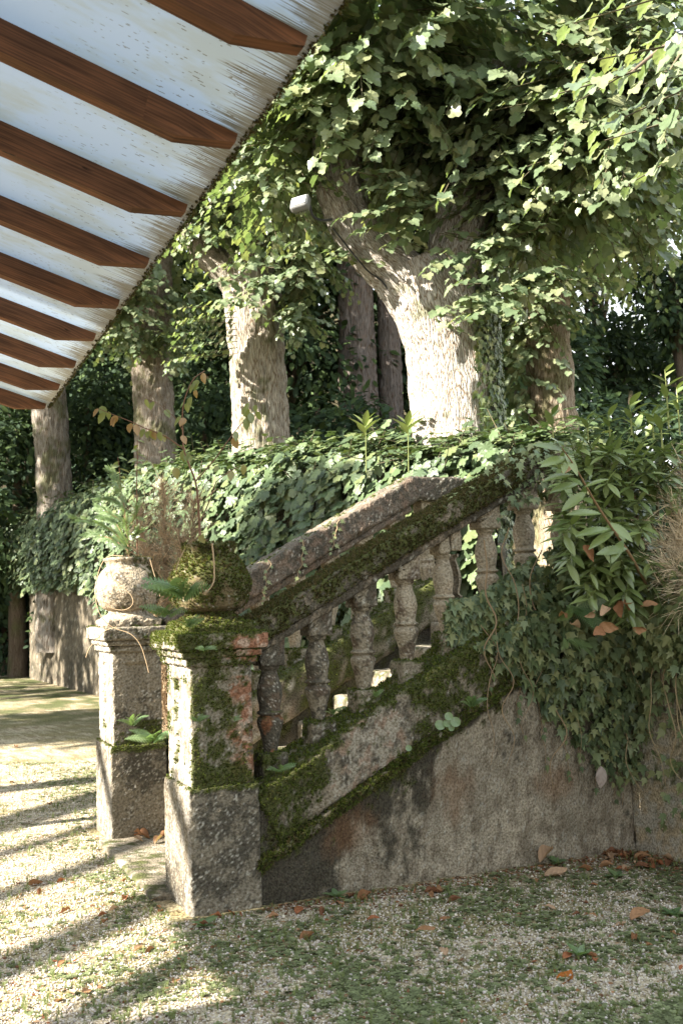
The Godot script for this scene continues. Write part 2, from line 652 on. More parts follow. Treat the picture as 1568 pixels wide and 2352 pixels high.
	PAL.birch = [Color(0.20, 0.22, 0.065), Color(0.17, 0.20, 0.07), Color(0.25, 0.22, 0.07), Color(0.30, 0.18, 0.07), Color(0.15, 0.19, 0.065)]
	PAL.dry = [Color(0.26, 0.125, 0.06), Color(0.34, 0.185, 0.095), Color(0.19, 0.085, 0.045), Color(0.40, 0.26, 0.16), Color(0.29, 0.11, 0.05)]
	PAL.fern = [Color(0.150, 0.230, 0.095), Color(0.175, 0.255, 0.105), Color(0.125, 0.200, 0.085), Color(0.19, 0.265, 0.115), Color(0.14, 0.21, 0.095)]
	PAL.moss = [Color(0.100, 0.128, 0.024), Color(0.075, 0.100, 0.020), Color(0.125, 0.148, 0.030), Color(0.11, 0.105, 0.034), Color(0.085, 0.112, 0.022)]
	PAL.moss_brown = [Color(0.078, 0.064, 0.024), Color(0.060, 0.058, 0.020), Color(0.092, 0.074, 0.032), Color(0.070, 0.077, 0.020), Color(0.11, 0.085, 0.045)]
	for key in ["vine", "hedge", "ivy", "laurel", "wood", "birch", "dry", "fern"]:
		var base: StandardMaterial3D = {"ivy": M.dark, "laurel": M.gloss, "wood": M.wood, "hedge": M.matte, "dry": M.dry}.get(key, M.leaf)
		var list := []
		for c in PAL[key]:
			var m: StandardMaterial3D = base.duplicate()
			m.albedo_color = c.linear_to_srgb()
			list.append(m)
		single_mats[key] = list


# items: [transform, index into the palette]; the nearest in the picture become parts, the rest one part
func foliage(parent: Node3D, items: Array, pal: String, shape: Mesh, rest_shape: Mesh, singles: int, called := "leaf", rest_called := "leaves") -> void:
	var order := []
	for k in items.size():
		var p: Vector3 = items[k][0].origin
		order.append([p.distance_to(EYE) + (0.0 if in_frame(p) else 1000.0), k])
	order.sort_custom(func(a, b): return a[0] < b[0])
	var inv := parent.global_transform.affine_inverse()
	var xs := []
	var cs := []
	for q in order.size():
		var it: Array = items[order[q][1]]
		if q < singles and order[q][0] < 900.0:
			var o := MeshInstance3D.new()
			o.mesh = shape
			o.material_override = single_mats[pal][it[1]]
			o.transform = inv * it[0]
			o.name = numbered(parent, called)
			parent.add_child(o, true)
		else:
			xs.append(it[0])
			cs.append(PAL[pal][it[1]])
	if xs.size():
		var base: StandardMaterial3D = {"ivy": M.dark, "laurel": M.gloss, "wood": M.wood, "hedge": M.matte, "dry": M.dry}.get(pal, M.leaf)
		many(rest_called, rest_shape, base, xs, cs, parent)


func spray(items: Array, twigs: Array, from: Vector3, dir: Vector3, length: float, n: int, size: float, droop := 0.35, up := Vector3.UP) -> void:
	var d := dir.normalized()
	var side := d.cross(up).normalized()
	var flip := 1.0 if rng.randf() < 0.5 else -1.0
	var last := from
	for k in n:
		var t := (k + 0.6) / n
		var p := from + d * length * t + Vector3(0, -droop * length * t * t, 0)
		var s := flip * (1.0 if k % 2 == 0 else -1.0)
		var tip := d * rnd(0.35, 0.8) + side * s * rnd(0.5, 1.0) + Vector3(0, -rnd(0.1, 0.55), 0)
		var nrm := up * 0.9 + d * rnd(0.1, 0.9) + rvec() * 0.22
		var sz := size * rnd(0.65, 1.15) * (1.0 - 0.3 * t)
		items.append([lay(p + tip.normalized() * sz * 0.12, tip, nrm, sz, rnd(0.85, 1.1)), rng.randi() % 5])
		last = p
	if twigs != null:
		twigs.append(lay(from, last - from, up, 1.0))
		var l := (last - from).length()
		var b: Transform3D = twigs[-1]
		twigs[-1] = Transform3D(Basis(b.basis.x * 0.006, b.basis.y * 0.006, b.basis.z * l), b.origin)


func crown(items: Array, twigs: Array, mid: Vector3, rad: Vector3, sprays: int, leaves: int, size: float, length: float, inner := 0.45) -> void:
	for k in sprays:
		var o := rvec()
		var r := pow(rnd(inner, 1.0), 0.5)
		var p := mid + o * rad * r
		var d := Vector3(o.x, o.y * 0.3 - 0.2, o.z) + rvec() * 0.3
		spray(items, twigs, p - d.normalized() * length * 0.6, d, length * rnd(0.7, 1.2), leaves, size, 0.3)


func twig_part(parent: Node3D, twigs: Array) -> void:
	if twigs.is_empty():
		return
	var cs := []
	for k in twigs.size():
		cs.append(Color(0.10, 0.085, 0.05) * rnd(0.6, 1.3))
	many("twigs", L.twig, M.twig, twigs, cs, parent)


func stone(base: Color, dark: float, lichen: float, moss : Variant = null, extra : Variant = null) -> Callable:
	return func(p: Vector3, n: Vector3) -> Color:
		var a := N(p, "big")
		var b := N(p, "mid")
		var c := N(p, "tiny")
		var col := base * (1.0 + 0.25 * b + 0.22 * c)
		var g := sm(-0.02, 0.2, 0.5 * a + 0.5 * b + 0.35 * c + dark)
		col = col.lerp(Color(0.058, 0.052, 0.040), g * 0.85)
		var l := sm(0.36, 0.52, N(p, "spot") + 0.25 * b + lichen)
		col = col.lerp(Color(0.44, 0.42, 0.36) * (1.0 + 0.2 * c), l * 0.85)
		if extra != null:
			col = extra.call(p, n, col)
		var m := 0.0
		if moss != null:
			m = sm(-0.04, 0.16, moss.call(p, n) + 0.5 * b + 0.35 * c + 0.3 * a)
			col = col.lerp(Color(0.062, 0.070, 0.018) * (1.0 + 0.4 * c), m * 0.92)
		col.a = m
		return col


func ground_y(x: float, z: float) -> float:
	return -0.016 * clampf(x, 0.0, 3.0) + 0.012 * N(Vector3(x, 0, z), "mid") * 0.6


func wild(p: Vector3) -> float:   # where the gravel is overgrown: 0 bare, 1 green
	return clampf(0.56 + 0.75 * N(Vector3(p.x * 0.9, 0, p.z * 0.9), "big") + 0.7 * N(Vector3(p.x, 3, p.z), "mid") + 0.5 * N(Vector3(p.x, 3, p.z), "tiny") - 0.48 * sm(0.3, -0.6, p.x), 0.0, 1.0)


func build_light() -> void:
	view = Basis.from_euler(Vector3(deg_to_rad(4.6), deg_to_rad(-25.0), deg_to_rad(-1.7)))
	var cam := Camera3D.new()
	cam.name = "camera"
	cam.transform = Transform3D(view, EYE)
	cam.keep_aspect = Camera3D.KEEP_HEIGHT
	cam.fov = rad_to_deg(2.0 * atan(1176.0 / FOCAL))
	cam.near = 0.05
	cam.far = 1500.0
	add_child(cam)
	cam.current = true
	var lens := CameraAttributesPhysical.new()
	lens.frustum_focal_length = 12.0 / (1176.0 / FOCAL)
	lens.frustum_focus_distance = 5.3
	lens.exposure_aperture = 3.6
	lens.frustum_near = 0.05
	lens.frustum_far = 1500.0
	cam.attributes = lens
	var sky_m := ProceduralSkyMaterial.new()
	sky_m.sky_top_color = Color(0.64, 0.68, 0.72)
	sky_m.sky_horizon_color = Color(0.93, 0.92, 0.89)
	sky_m.sky_curve = 0.14
	sky_m.ground_horizon_color = Color(0.42, 0.44, 0.40)
	sky_m.ground_bottom_color = Color(0.22, 0.22, 0.18)
	sky_m.sky_energy_multiplier = 0.93
	var sky := Sky.new()
	sky.sky_material = sky_m
	var env := Environment.new()
	env.background_mode = Environment.BG_SKY
	env.sky = sky
	env.tonemap_mode = Environment.TONE_MAPPER_LINEAR
	env.tonemap_exposure = 6.0
	env.sdfgi_enabled = true
	env.ssao_enabled = true
	env.ssil_enabled = true
	var we := WorldEnvironment.new()
	we.name = "world_environment"
	we.environment = env
	add_child(we)
	var sun := DirectionalLight3D.new()
	sun.name = "sun"
	sun.light_energy = 1.6
	sun.light_color = Color(1.0, 0.97, 0.92)
	sun.light_angular_distance = 0.55
	sun.shadow_enabled = true
	add_child(sun)
	sun.look_at_from_position(Vector3(-20, 10, 0), Vector3(-20, 10, 0) + Vector3(0.866, -0.50, 0.003), Vector3.UP)


# ------------------------------------------------------------------ the ground
func spaced(a: float, b: float, fine: float, far: float, mid := 1e9) -> PackedFloat32Array:
	var o := PackedFloat32Array()
	var s := far
	var left := []
	var x := a
	var step := fine
	while x - step > -far:
		step *= 1.35
		if x > mid:
			step = minf(step, 0.12)
		x -= step
		left.append(x)
	left.reverse()
	for q in left:
		o.append(q)
	x = a
	while x < b:
		o.append(x)
		x += fine
	o.append(b)
	step = fine
	while x < far:
		step *= 1.35
		x += step
		o.append(x)
	return o


func build_ground() -> void:
	var xs := spaced(-3.2, 3.1, 0.035, 700.0)
	var zs := spaced(-3.2, 3.4, 0.035, 700.0, -18.0)
	var sk := Shell.new()
	var f := func(s: float, t: float) -> Vector3:
		var x := xs[roundi(s * (xs.size() - 1))]
		var z := zs[roundi(t * (zs.size() - 1))]
		var y := ground_y(x, z)
		if absf(x) < 4.0 and z > -4.0 and z < 4.5:
			y += 0.006 * N(Vector3(x, 0, z), "tiny")
		return Vector3(x, y, z)
	sk.grid(xs.size() - 1, zs.size() - 1, f, true)
	var col := func(p: Vector3, _n: Vector3) -> Color:
		var w := wild(p)
		var c := Color(0.53, 0.47, 0.37) * (1.0 + 0.25 * N(p, "mid") + 0.3 * N(p, "tiny"))
		var earth := sm(0.02, 0.3, N(p * 1.3 + Vector3(9, 0, 4), "mid") + 0.5 * N(p, "tiny"))
		c = c.lerp(Color(0.20, 0.15, 0.095), earth * 0.75)
		var moss := sm(0.05, 0.25, N(Vector3(p.x * 0.5, 5, p.z * 1.4), "big") + 0.4 * N(p, "mid") + 0.25 * N(p, "tiny") - 0.02)
		c = c.lerp(Color(0.235, 0.205, 0.10), maxf(moss * 0.8, w * 0.55))
		if p.z < -6.0:
			c = c.lerp(Color(0.10, 0.12, 0.045), sm(-6.0, -12.0, p.z) * sm(-0.3, 0.2, N(p, "big")))
		return c
	var g := part("ground", sk.finish(col, true, false), M.gravel)
	g.set_meta("kind", "structure")
	# loose gravel, small weeds and grass close to the camera
	var px := []
	var pc := []
	var wx := []
	var wc := []
	var gx := []
	var gc := []
	var tries := 0
	while tries < 240000:
		tries += 1
		var d := 2.6 + 7.5 * pow(rng.randf(), 1.5)
		var lat := rnd(-0.37, 0.40) * d
		var p := EYE + Vector3(0.4226, 0, -0.9063) * d + Vector3(0.9063, 0, 0.4226) * lat
		if p.x > 2.95 or (p.z < -0.1 and p.z > -2.4 and p.x > 0.0):
			continue
		p.y = ground_y(p.x, p.z)
		var w := wild(p)
		var edge := 0.0
		if p.x > 0.4 and p.z > -0.2 and p.z < 0.35:
			edge = 0.35
		if rng.randf() < 0.62 * (1.0 - 0.6 * w):
			var s := rnd(0.0022, 0.0062) * (1.0 if rng.randf() > 0.03 else 1.9)
			px.append(Transform3D(Basis.from_euler(Vector3(rnd(-0.5, 0.5), rnd(0, TAU), rnd(-0.5, 0.5))).scaled(Vector3.ONE * s), p + Vector3(0, s * 0.3, 0)))
			var k := rnd(0.28, 0.62)
			pc.append(Color(k, k * rnd(0.86, 0.93), k * rnd(0.69, 0.83)))
		elif rng.randf() < w * w * 0.85 - edge * 0.5:
			var s := rnd(0.008, 0.028)
			wx.append(Transform3D(Basis.from_euler(Vector3(rnd(-0.3, 0.3), rnd(0, TAU), rnd(-0.3, 0.3))).scaled(Vector3(s, s * 0.8, s)), p))
			wc.append(Color(0.19, 0.215, 0.105) * rnd(0.6, 1.4))
		elif rng.randf() < 0.05 + 0.08 * w:
			var s := rnd(0.015, 0.05)
			gx.append(Transform3D(Basis.from_euler(Vector3(rnd(-0.25, 0.25), rnd(0, TAU), rnd(-0.25, 0.25))).scaled(Vector3(s, s, s)), p))
			gc.append(Color(0.15, 0.18, 0.07) * rnd(0.8, 1.5))
	tag(many("gravel", L.pebble, M.pebble, px, pc), "pale loose gravel strewn over the court", "gravel")
	tag(many("ground_cover", L.rosette, M.weed, wx, wc), "low round leaved weeds creeping through the gravel", "weeds")
	tag(many("grass", L.grass, M.weed, gx, gc), "short thin grass tufts in the gravel", "grass")
	var lx := []
	var lc := []
	for k in 5200:
		var p := Vector3(rnd(-1.4, 2.95), 0, rnd(-0.12, 1.6))
		if k % 3 == 0:
			p.z = -0.12 + absf(rng.randfn()) * 0.10
			p.x = rnd(0.45, 2.9)
		elif k % 3 == 1:
			p = Vector3(2.93 - absf(rng.randfn()) * 0.14, 0, rnd(-0.1, 0.7)) if k % 2 == 0 else Vector3(rnd(-1.5, 0.15), 0, rnd(-2.4, 1.2))
		if p.x < 0.5 and p.x > 0.07 and p.z < -0.11:
			continue
		p.y = ground_y(p.x, p.z) + 0.004
		lx.append(lay(p, Vector3(rnd(-1, 1), rnd(-0.1, 0.2), rnd(-1, 1)), Vector3(0, 1, 0) + rvec() * 0.5, rnd(0.008, 0.030), rnd(0.35, 1.4)))
		lc.append((PAL.dry[rng.randi() % 5] as Color) * rnd(0.3, 1.1))
	tag(many("litter", L.small, M.dry, lx, lc), "crumbled brown leaf litter along the walls and over the gravel", "leaf litter")
	# the terrace behind the retaining walls, rising to the wood
	sk = Shell.new()
	var tf := func(s: float, t: float) -> Vector3:
		var z := lerpf(6.0, -90.0, pow(t, 1.4))
		var x0 := 2.98 if z > -2.2 else wall_x(z) + 0.1
		x0 = maxf(x0, -30.0) if z < -17.0 else x0
		if z < -17.3:
			x0 = lerpf(1.6, -60.0, sm(-17.3, -19.0, z))
		var x := x0 + 120.0 * pow(s, 2.2)
		return Vector3(x, terrace_y(x, z), z)
	sk.grid(90, 130, tf, true)
	var tcol := func(p: Vector3, _n: Vector3) -> Color:
		var c := Color(0.12, 0.085, 0.045) * (1.0 + 0.4 * N(p, "mid") + 0.3 * N(p, "tiny"))
		return c.lerp(Color(0.08, 0.10, 0.035), sm(-0.1, 0.2, N(p, "big")))
	var tg := part("terrace_ground", sk.finish(tcol, true, false), M.soil)
	tg.set_meta("kind", "structure")


func wall_x(z: float) -> float:
	return 3.05 + 0.097 * (z + 2.25)


func terrace_y(x: float, z: float) -> float:
	var d := (x - EYE.x) * 0.4226 - (z - EYE.z) * 0.9063
	return 1.34 + 0.13 * maxf(0.0, d - 9.5) + 0.05 * N(Vector3(x, 0, z), "big")


# ------------------------------------------------------------------ the canopy
func eave_y(z: float) -> float:
	return 3.125 + 0.0325 * z


func build_canopy() -> void:
	var pitch := 0.302
	var t := thing("canopy_roof", "lean-to canopy of brown rafters under stained translucent sheeting", "canopy", Vector3(-0.22, 0, 0.0))
	# wood with long grain and knots
	var im := Image.create(1024, 256, true, Image.FORMAT_RGB8)
	var grain := FastNoiseLite.new()
	grain.frequency = 0.02
	grain.fractal_octaves = 4
	var knots := FastNoiseLite.new()
	knots.noise_type = FastNoiseLite.TYPE_CELLULAR
	knots.frequency = 0.011
	knots.cellular_return_type = FastNoiseLite.RETURN_DISTANCE
	var blot := FastNoiseLite.new()
	blot.frequency = 0.012
	blot.seed = 8
	for y in 256:
		for x in 1024:
			var kd := knots.get_noise_2d(x * 0.8, y * 1.1) + 1.0
			var g := grain.get_noise_2d(x * 0.22, y * 4.0 + 14.0 * exp(-kd * 9.0))
			var b := blot.get_noise_2d(x * 0.7, y)
			var k := 0.88 + 0.30 * g + 0.22 * b - 0.75 * smoothstep(0.20, 0.05, kd)
			im.set_pixel(x, y, Color(0.455 * k, 0.31 * k, 0.22 * k))
	im.generate_mipmaps()
	var wood := mat(Color.WHITE, 0.72, false)
	wood.albedo_texture = ImageTexture.create_from_image(im)
	# sheet: clear twin-wall plastic with dirt that crept up its channels from the eave
	var si := Image.create(2048, 512, true, Image.FORMAT_RGB8)
	var dash := FastNoiseLite.new()
	dash.frequency = 0.03
	var lanes := []
	for lane in 410:
		var h := 0.5 * dash.get_noise_2d(lane * 0.9, 40.0) + 0.75 * (rng.randf() - 0.5)
		lanes.append([clampf(0.085 + 0.11 * h, 0.01, 0.22), rng.randf(), rng.randf()])
	for y in 512:
		var v := y / 511.0
		var wob := 0.012 * dash.get_noise_2d(3.0, y * 2.0)
		for x in 2048:
			var ln: Array = lanes[x / 5]
			var c := Color(0.73, 0.76, 0.79)
			var stain := dash.get_noise_2d(x * 0.10, y * 0.16 + 500.0) + 0.35 * dash.get_noise_2d(x * 0.8, y * 0.7 + 90.0)
			c = c.lerp(Color(0.70, 0.68, 0.60), smoothstep(-0.1, 0.75, stain + 0.25 - 0.4 * v) * 0.6)
			if v < 0.7:
				var gap := x % 5 == 4
				var dirt: float = smoothstep(ln[0] + 0.012, ln[0] - 0.05, v + wob) * (0.45 if gap else 0.55 + 0.4 * ln[1])
				if not gap and ln[2] > 0.6:
					var seg: float = dash.get_noise_2d(ln[1] * 9000.0, y * 1.9)
					dirt = maxf(dirt, smoothstep(0.36, 0.44, seg) * smoothstep(0.62, 0.12, v) * 0.8)
				c = c.lerp(Color(0.36, 0.29, 0.18), dirt)
			si.set_pixel(x, y, c)
	si.generate_mipmaps()
	var sheet := mat(Color.WHITE, 0.35, false)
	sheet.albedo_texture = ImageTexture.create_from_image(si)
	sheet.backlight_enabled = true
	sheet.backlight = lin(0.60, 0.68, 0.75)
	sheet.metallic_specular = 0.4
	var run := 1.75
	var rise := sin(pitch)
	var flat := cos(pitch)
	var dirx := Vector3(-flat, rise, 0)
	var diry := Vector3(rise, flat, 0)
	var zs := []
	for k in 13:
		zs.append(4.77 - 0.627 * k)
	var inv := t.global_transform.affine_inverse()
	for k in zs.size():
		var z: float = zs[k]
		var foot := Vector3(-0.22, eave_y(z), z)
		var prof := [Vector2(0.0, 0.0), Vector2(0.0, 0.035), Vector2(run, 0.035), Vector2(run, -0.072), Vector2(0.20, -0.072)]
		var sk := Shell.new()
		var w := 0.030
		var shift := fposmod(k * 0.37, 1.0)
		var mk := func(q: Vector2, s: float) -> Vector3:
			return foot + dirx * q.x + diry * q.y + Vector3(0, 0, s * w)
		var add := func(q0: Vector3, q1: Vector3, q2: Vector3, q3: Vector3, u0: Vector2, u1: Vector2, u2: Vector2, u3: Vector2) -> void:
			var n := sk.v.size()
			sk.v.append_array([q0, q1, q2, q3])
			sk.u.append_array([u0, u1, u2, u3])
			sk.ix.append_array([n, n + 1, n + 2, n, n + 2, n + 3])
		for s in [-1.0, 1.0]:
			var tip: Array = [mk.call(prof[0], s), mk.call(prof[1], s), mk.call(Vector2(0.21, 0.035), s), mk.call(prof[4], s)]
			add.call(tip[0], tip[1], tip[2], tip[3], Vector2(shift, 0.4), Vector2(shift, 0.35), Vector2(shift + 0.1, 0.35), Vector2(shift + 0.1, 0.9))
			add.call(mk.call(prof[4], s), mk.call(Vector2(0.21, 0.035), s), mk.call(prof[2], s), mk.call(prof[3], s), Vector2(shift + 0.1, 0.9), Vector2(shift + 0.1, 0.35), Vector2(shift + 0.75, 0.35), Vector2(shift + 0.75, 0.9))
		for e in 5:
			var p0: Vector2 = prof[e]
			var p1: Vector2 = prof[(e + 1) % 5]
			add.call(mk.call(p0, -1), mk.call(p1, -1), mk.call(p1, 1), mk.call(p0, 1), Vector2(shift + p0.x * 0.38, 0.1), Vector2(shift + p1.x * 0.38, 0.1), Vector2(shift + p1.x * 0.38, 0.3), Vector2(shift + p0.x * 0.38, 0.3))
		wpart("rafter", sk.finish(null, false, true), wood, t)
		if k > 0:
			var z0: float = zs[k - 1]
			var sh := Shell.new()
			var over := -0.035
			var a := Vector3(-0.22, eave_y(z0), z0) + diry * 0.046
			var b := Vector3(-0.22, eave_y(z), z) + diry * 0.046
			if k == zs.size() - 1:
				b += Vector3(0, 0, -0.12)
			var n := sh.v.size()
			for seg in [[over, 1.4, 0.0, 0.99], [1.4, run, 0.99, 0.7]]:
				n = sh.v.size()
				sh.v.append_array([a + dirx * seg[0], b + dirx * seg[0], b + dirx * seg[1], a + dirx * seg[1]])
				sh.u.append_array([Vector2(k * 0.31, seg[2]), Vector2(k * 0.31 + 0.31, seg[2]), Vector2(k * 0.31 + 0.31, seg[3]), Vector2(k * 0.31, seg[3])])
				sh.ix.append_array([n, n + 1, n + 2, n, n + 2, n + 3])
			n = sh.v.size()
			sh.v.append_array([a + dirx * over, b + dirx * over, b + dirx * over + diry * 0.01, a + dirx * over + diry * 0.01])
			sh.u.append_array([Vector2(k * 0.31, 0), Vector2(k * 0.31 + 0.31, 0), Vector2(k * 0.31 + 0.31, 0.002), Vector2(k * 0.31, 0.002)])
			sh.ix.append_array([n, n + 1, n + 2, n, n + 2, n + 3])
			wpart("roof_sheet", sh.finish(null, false, true), sheet, t)
	# the beam and posts that carry the upper ends, outside the picture
	for row in [["beam", Vector3(0.12, 0.18, 8.0), Vector3(-1.78, 3.42, 1.0)], ["post", Vector3(0.12, 3.4, 0.12), Vector3(-1.78, 1.68, 4.3)], ["post", Vector3(0.12, 3.3, 0.12), Vector3(-1.78, 1.63, -2.72)]]:
		var ps := Shell.new()
		rbox(ps, row[1], row[2], 0.4, 0.01, 0.0)
		wpart(row[0], ps.finish(null, false, true), wood, t)
	# moss and litter along the dripping edge
	var xs := []
	var cs := []
	for k in 3800:
		var z := rnd(-2.85, 4.7)
		var p := Vector3(-0.22, eave_y(z), z) - dirx * rnd(0.02, 0.045) + diry * (0.04 + 0.02 * rng.randf())
		if N(p * 2.0, "mid") < -0.18:
			continue
		var up := (Vector3(0.6, rnd(-0.9, 0.7), 0) + rvec() * 0.6).normalized()
		xs.append(lay(p, up.cross(rvec()), up, rnd(0.008, 0.022)))
		cs.append((PAL.moss_brown[rng.randi() % 5] as Color) * rnd(0.6, 1.2))
	many("edge_moss", L.tuft, M.moss, xs, cs, t)


# ------------------------------------------------------------------ pillars and urns
func pillar(cx: float, cz: float, front: bool, label: String) -> Node3D:
	var t := thing("stone_pillar", label, "pillar", Vector3(cx, ground_y(cx, cz), cz), "pillars at the foot of the stair")
	var paint := func(p: Vector3, n: Vector3, col: Color) -> Color:
		if n.x < -0.6 and p.y < 1.45:   # flaking limewash on the side to the court
			var b := N(Vector3(p.x, p.y * 0.35, p.z) * 1.6, "mid") + 0.5 * N(Vector3(p.x, p.y * 0.4, p.z), "tiny")
			var w := sm(-0.16, 0.10, b + (0.14 if not front else 0.02) + (0.0 if p.y > 0.62 else 1.1 * (p.z - cz - 0.06)))
			col = col.lerp(Color(0.42, 0.39, 0.34) if p.y > 0.62 else Color(0.25, 0.235, 0.21), w * 0.85)
			col = col.lerp(Color(0.11, 0.09, 0.065), 0.7 * sm(0.05, 0.2, N(p * 1.7 + Vector3(2, 2, 2), "mid") + 0.4 * N(p, "tiny") - 0.1))
		if front and n.z > 0.5 and p.y > 0.63 and p.y < 1.40:   # render fallen off the brick
			var e := sm(0.0, 0.08, N(p * 1.4, "mid") * 0.5 + 0.35 * N(p, "tiny") + 0.30 - 4.5 * absf(p.x - (cx + 0.125)) + (0.25 if p.y > 1.27 else 0.0) - (0.5 if p.y > 1.18 and p.y < 1.25 else 0.0))
			var k := 1.0 + 0.35 * N(p * 2.0, "tiny")
			col = col.lerp(Color(0.27, 0.125, 0.072) * k, e * 0.9)
			col = col.lerp(Color(0.46, 0.36, 0.28) * k, e * sm(0.0, 0.2, N(p * 2.0 + Vector3(3, 1, 0), "mid")) * 0.7)
		return col
	var moss_shaft := func(p: Vector3, n: Vector3) -> float:
		if front:
			if n.z > 0.4:
				return 0.22 - 3.4 * maxf(0.0, p.x - (cx + 0.03)) + 0.12 * sm(0.78, 0.70, p.y)
			return -0.12 - maxf(0.0, 0.2 * (p.z - cz))
		return -0.55 + (0.5 if p.y < 0.78 and n.z > 0.3 else 0.0)
	var moss_plinth := func(p: Vector3, n: Vector3) -> float:
		var b := -0.9 + 1.1 * sm(0.56, 0.62, p.y) * (1.0 if n.z > 0.3 or n.y > 0.5 else 0.2) * (1.0 if front else 1.4)
		if not front and n.z > 0.3:
			b += 0.45 * sm(0.35, 0.6, p.y)
		return b
	var moss_cap := func(p: Vector3, n: Vector3) -> float:
		if not front:
			return -0.12 if n.y > 0.4 else (-0.18 if n.z > 0.3 else -0.45)
		if n.y > 0.4:
			return 0.45
		if n.z > 0.3:
			return 0.24 - 2.8 * maxf(0.0, p.x - (cx + 0.0)) + (0.25 if p.x > cx + 0.1 and p.x < cx + 0.19 and p.y > 1.36 else 0.0)
		return 0.02 + (0.25 if p.y > 1.35 else -0.1)
	var base := Color(0.235, 0.205, 0.155)
	var sk := Shell.new()
	rbox(sk, Vector3(0.378, 0.72, 0.50), Vector3(cx, 0.265, cz - 0.05), 0.010, 0.012, 0.004)
	wpart("plinth", sk.finish(stone(base, 0.06 if front else 0.02, -0.02, moss_plinth, paint)), M.stone, t)
	tufts("moss", sk, t, 5200.0, 0.007, 0.018, PAL.moss)
	var panel := func(p: Vector3) -> Vector3:   # sunk panel on every side of the shaft
		if absf(p.y) < 0.235:
			var k := sm(0.235, 0.222, absf(p.y))
			if absf(p.x) < 0.085 and absf(p.z) > 0.12:
				p.z -= signf(p.z) * 0.022 * k * sm(0.085, 0.074, absf(p.x))
			if absf(p.z) < 0.085 and absf(p.x) > 0.12:
				p.x -= signf(p.x) * 0.022 * k * sm(0.085, 0.074, absf(p.z))
		return p
	sk = Shell.new()
	rbox(sk, Vector3(0.335, 0.64, 0.455), Vector3(cx, 0.935, cz - 0.05), 0.010, 0.008, 0.0045, Basis(), panel)
	wpart("shaft", sk.finish(stone(base * 1.05, 0.05 if front else -0.04, 0.0, moss_shaft, paint)), M.stone, t)
	tufts("moss", sk, t, 5200.0, 0.007, 0.018, PAL.moss)
	for row in [["moulding", 0.385, 0.045, 1.262], ["moulding", 0.425, 0.040, 1.304], ["cap", 0.478, 0.085, 1.366]]:
		sk = Shell.new()
		rbox(sk, Vector3(row[1], row[2], row[1] + 0.12), Vector3(cx, row[3], cz - 0.05), 0.010, 0.009, 0.005)
		wpart(row[0], sk.finish(stone(base, 0.02, 0.02, moss_cap, paint)), M.stone, t)
		tufts("moss", sk, t, 5600.0, 0.008, 0.020, PAL.moss)
	return t


func urn(cx: float, cz: float, front: bool, label: String) -> Node3D:
	var y0 := 1.408
	var t := thing("stone_urn", label, "urn", Vector3(cx, y0, cz), "urns on the stair pillars")
	var moss := func(p: Vector3, n: Vector3) -> float:
		if front:
			return 0.34 - 1.1 * absf(p.y - 1.80) + (0.5 if p.y < 1.52 else 0.0)
		return -0.22 + 0.5 * (p.x - cx) / 0.2 * (1.0 if p.y > 1.7 else 0.4) - 0.1 * n.z
	var base := Color(0.36, 0.30, 0.22) if not front else Color(0.15, 0.115, 0.062)
	var colf := stone(base, -0.10 if not front else 0.02, 0.02, moss)
	var sk := Shell.new()
	var wide := 1.06 if front else 1.15
	rbox(sk, Vector3(0.38, 0.06, 0.38), Vector3(cx, 1.43, cz), 0.012, 0.02, 0.010)
	wpart("base", sk.finish(colf), M.stone, t)
	tufts("moss", sk, t, 6000.0, 0.008, 0.020, PAL.moss)
	sk = Shell.new()
	lathe(sk, [Vector2(0.17 * wide, 1.445), Vector2(0.155 * wide, 1.475), Vector2(0.125 * wide, 1.495), Vector2(0.118 * wide, 1.515), Vector2((0.166 if front else 0.152) * wide, 1.54), Vector2((0.196 if front else 0.184) * wide, 1.60), Vector2((0.208 if front else 0.198) * wide, 1.665), Vector2(0.184 * wide, 1.735), Vector2(0.148 * wide, 1.798), Vector2(0.124 * wide, 1.828), Vector2(0.128 * wide, 1.850), Vector2((0.132 if front else 0.142) * wide, 1.866), Vector2((0.132 if front else 0.142) * wide, 1.880), Vector2(0.116 * wide, 1.882), Vector2(0.105 * wide, 1.86), Vector2(0.10 * wide, 1.80)], Vector3(cx, 0, cz), 110, 0.010, 0.006)
	wpart("body", sk.finish(colf), M.stone, t)
	if front:
		tufts("moss", sk, t, 4200.0, 0.008, 0.020, PAL.moss)
		tufts("dry_moss", sk, t, 5200.0, 0.008, 0.022, PAL.moss_brown)
	else:
		tufts("moss", sk, t, 5000.0, 0.008, 0.018, PAL.moss_brown)
	sk = Shell.new()
	sk.grid(16, 4, func(s: float, q: float) -> Vector3: return Vector3(cx + cos(s * TAU) * 0.12 * q, 1.872 + 0.015 * N(Vector3(cos(s * TAU) * q, 1, sin(s * TAU) * q), "mid"), cz + sin(s * TAU) * 0.12 * q), true)
	wpart("soil", sk.finish(func(p: Vector3, _n: Vector3) -> Color: return Color(0.07, 0.05, 0.03), true, false), M.soil, t)
	return t


# ------------------------------------------------------------------ the stair
const SLOPE := 0.52
func rail_top(x: float) -> float:
	return 1.50 + SLOPE * (x - 0.55)


func string_top(x: float) -> float:
	return 0.95 + SLOPE * (x - 1.18)


func sloped(sk: Shell, x0: float, x1: float, y_at_x0: float, thick: float, zc: float, wz: float, cell: float, rad: float, amp: float) -> void:
	var ang := atan(SLOPE)
	var l := (x1 - x0) / cos(ang)
	var turn := Basis(Vector3(0, 0, 1), ang)
	var mid := Vector3((x0 + x1) / 2.0, y_at_x0 + SLOPE * (x1 - x0) / 2.0, zc) - turn.y * thick / 2.0
	rbox(sk, Vector3(l, thick, wz), mid, cell, rad, amp, turn)


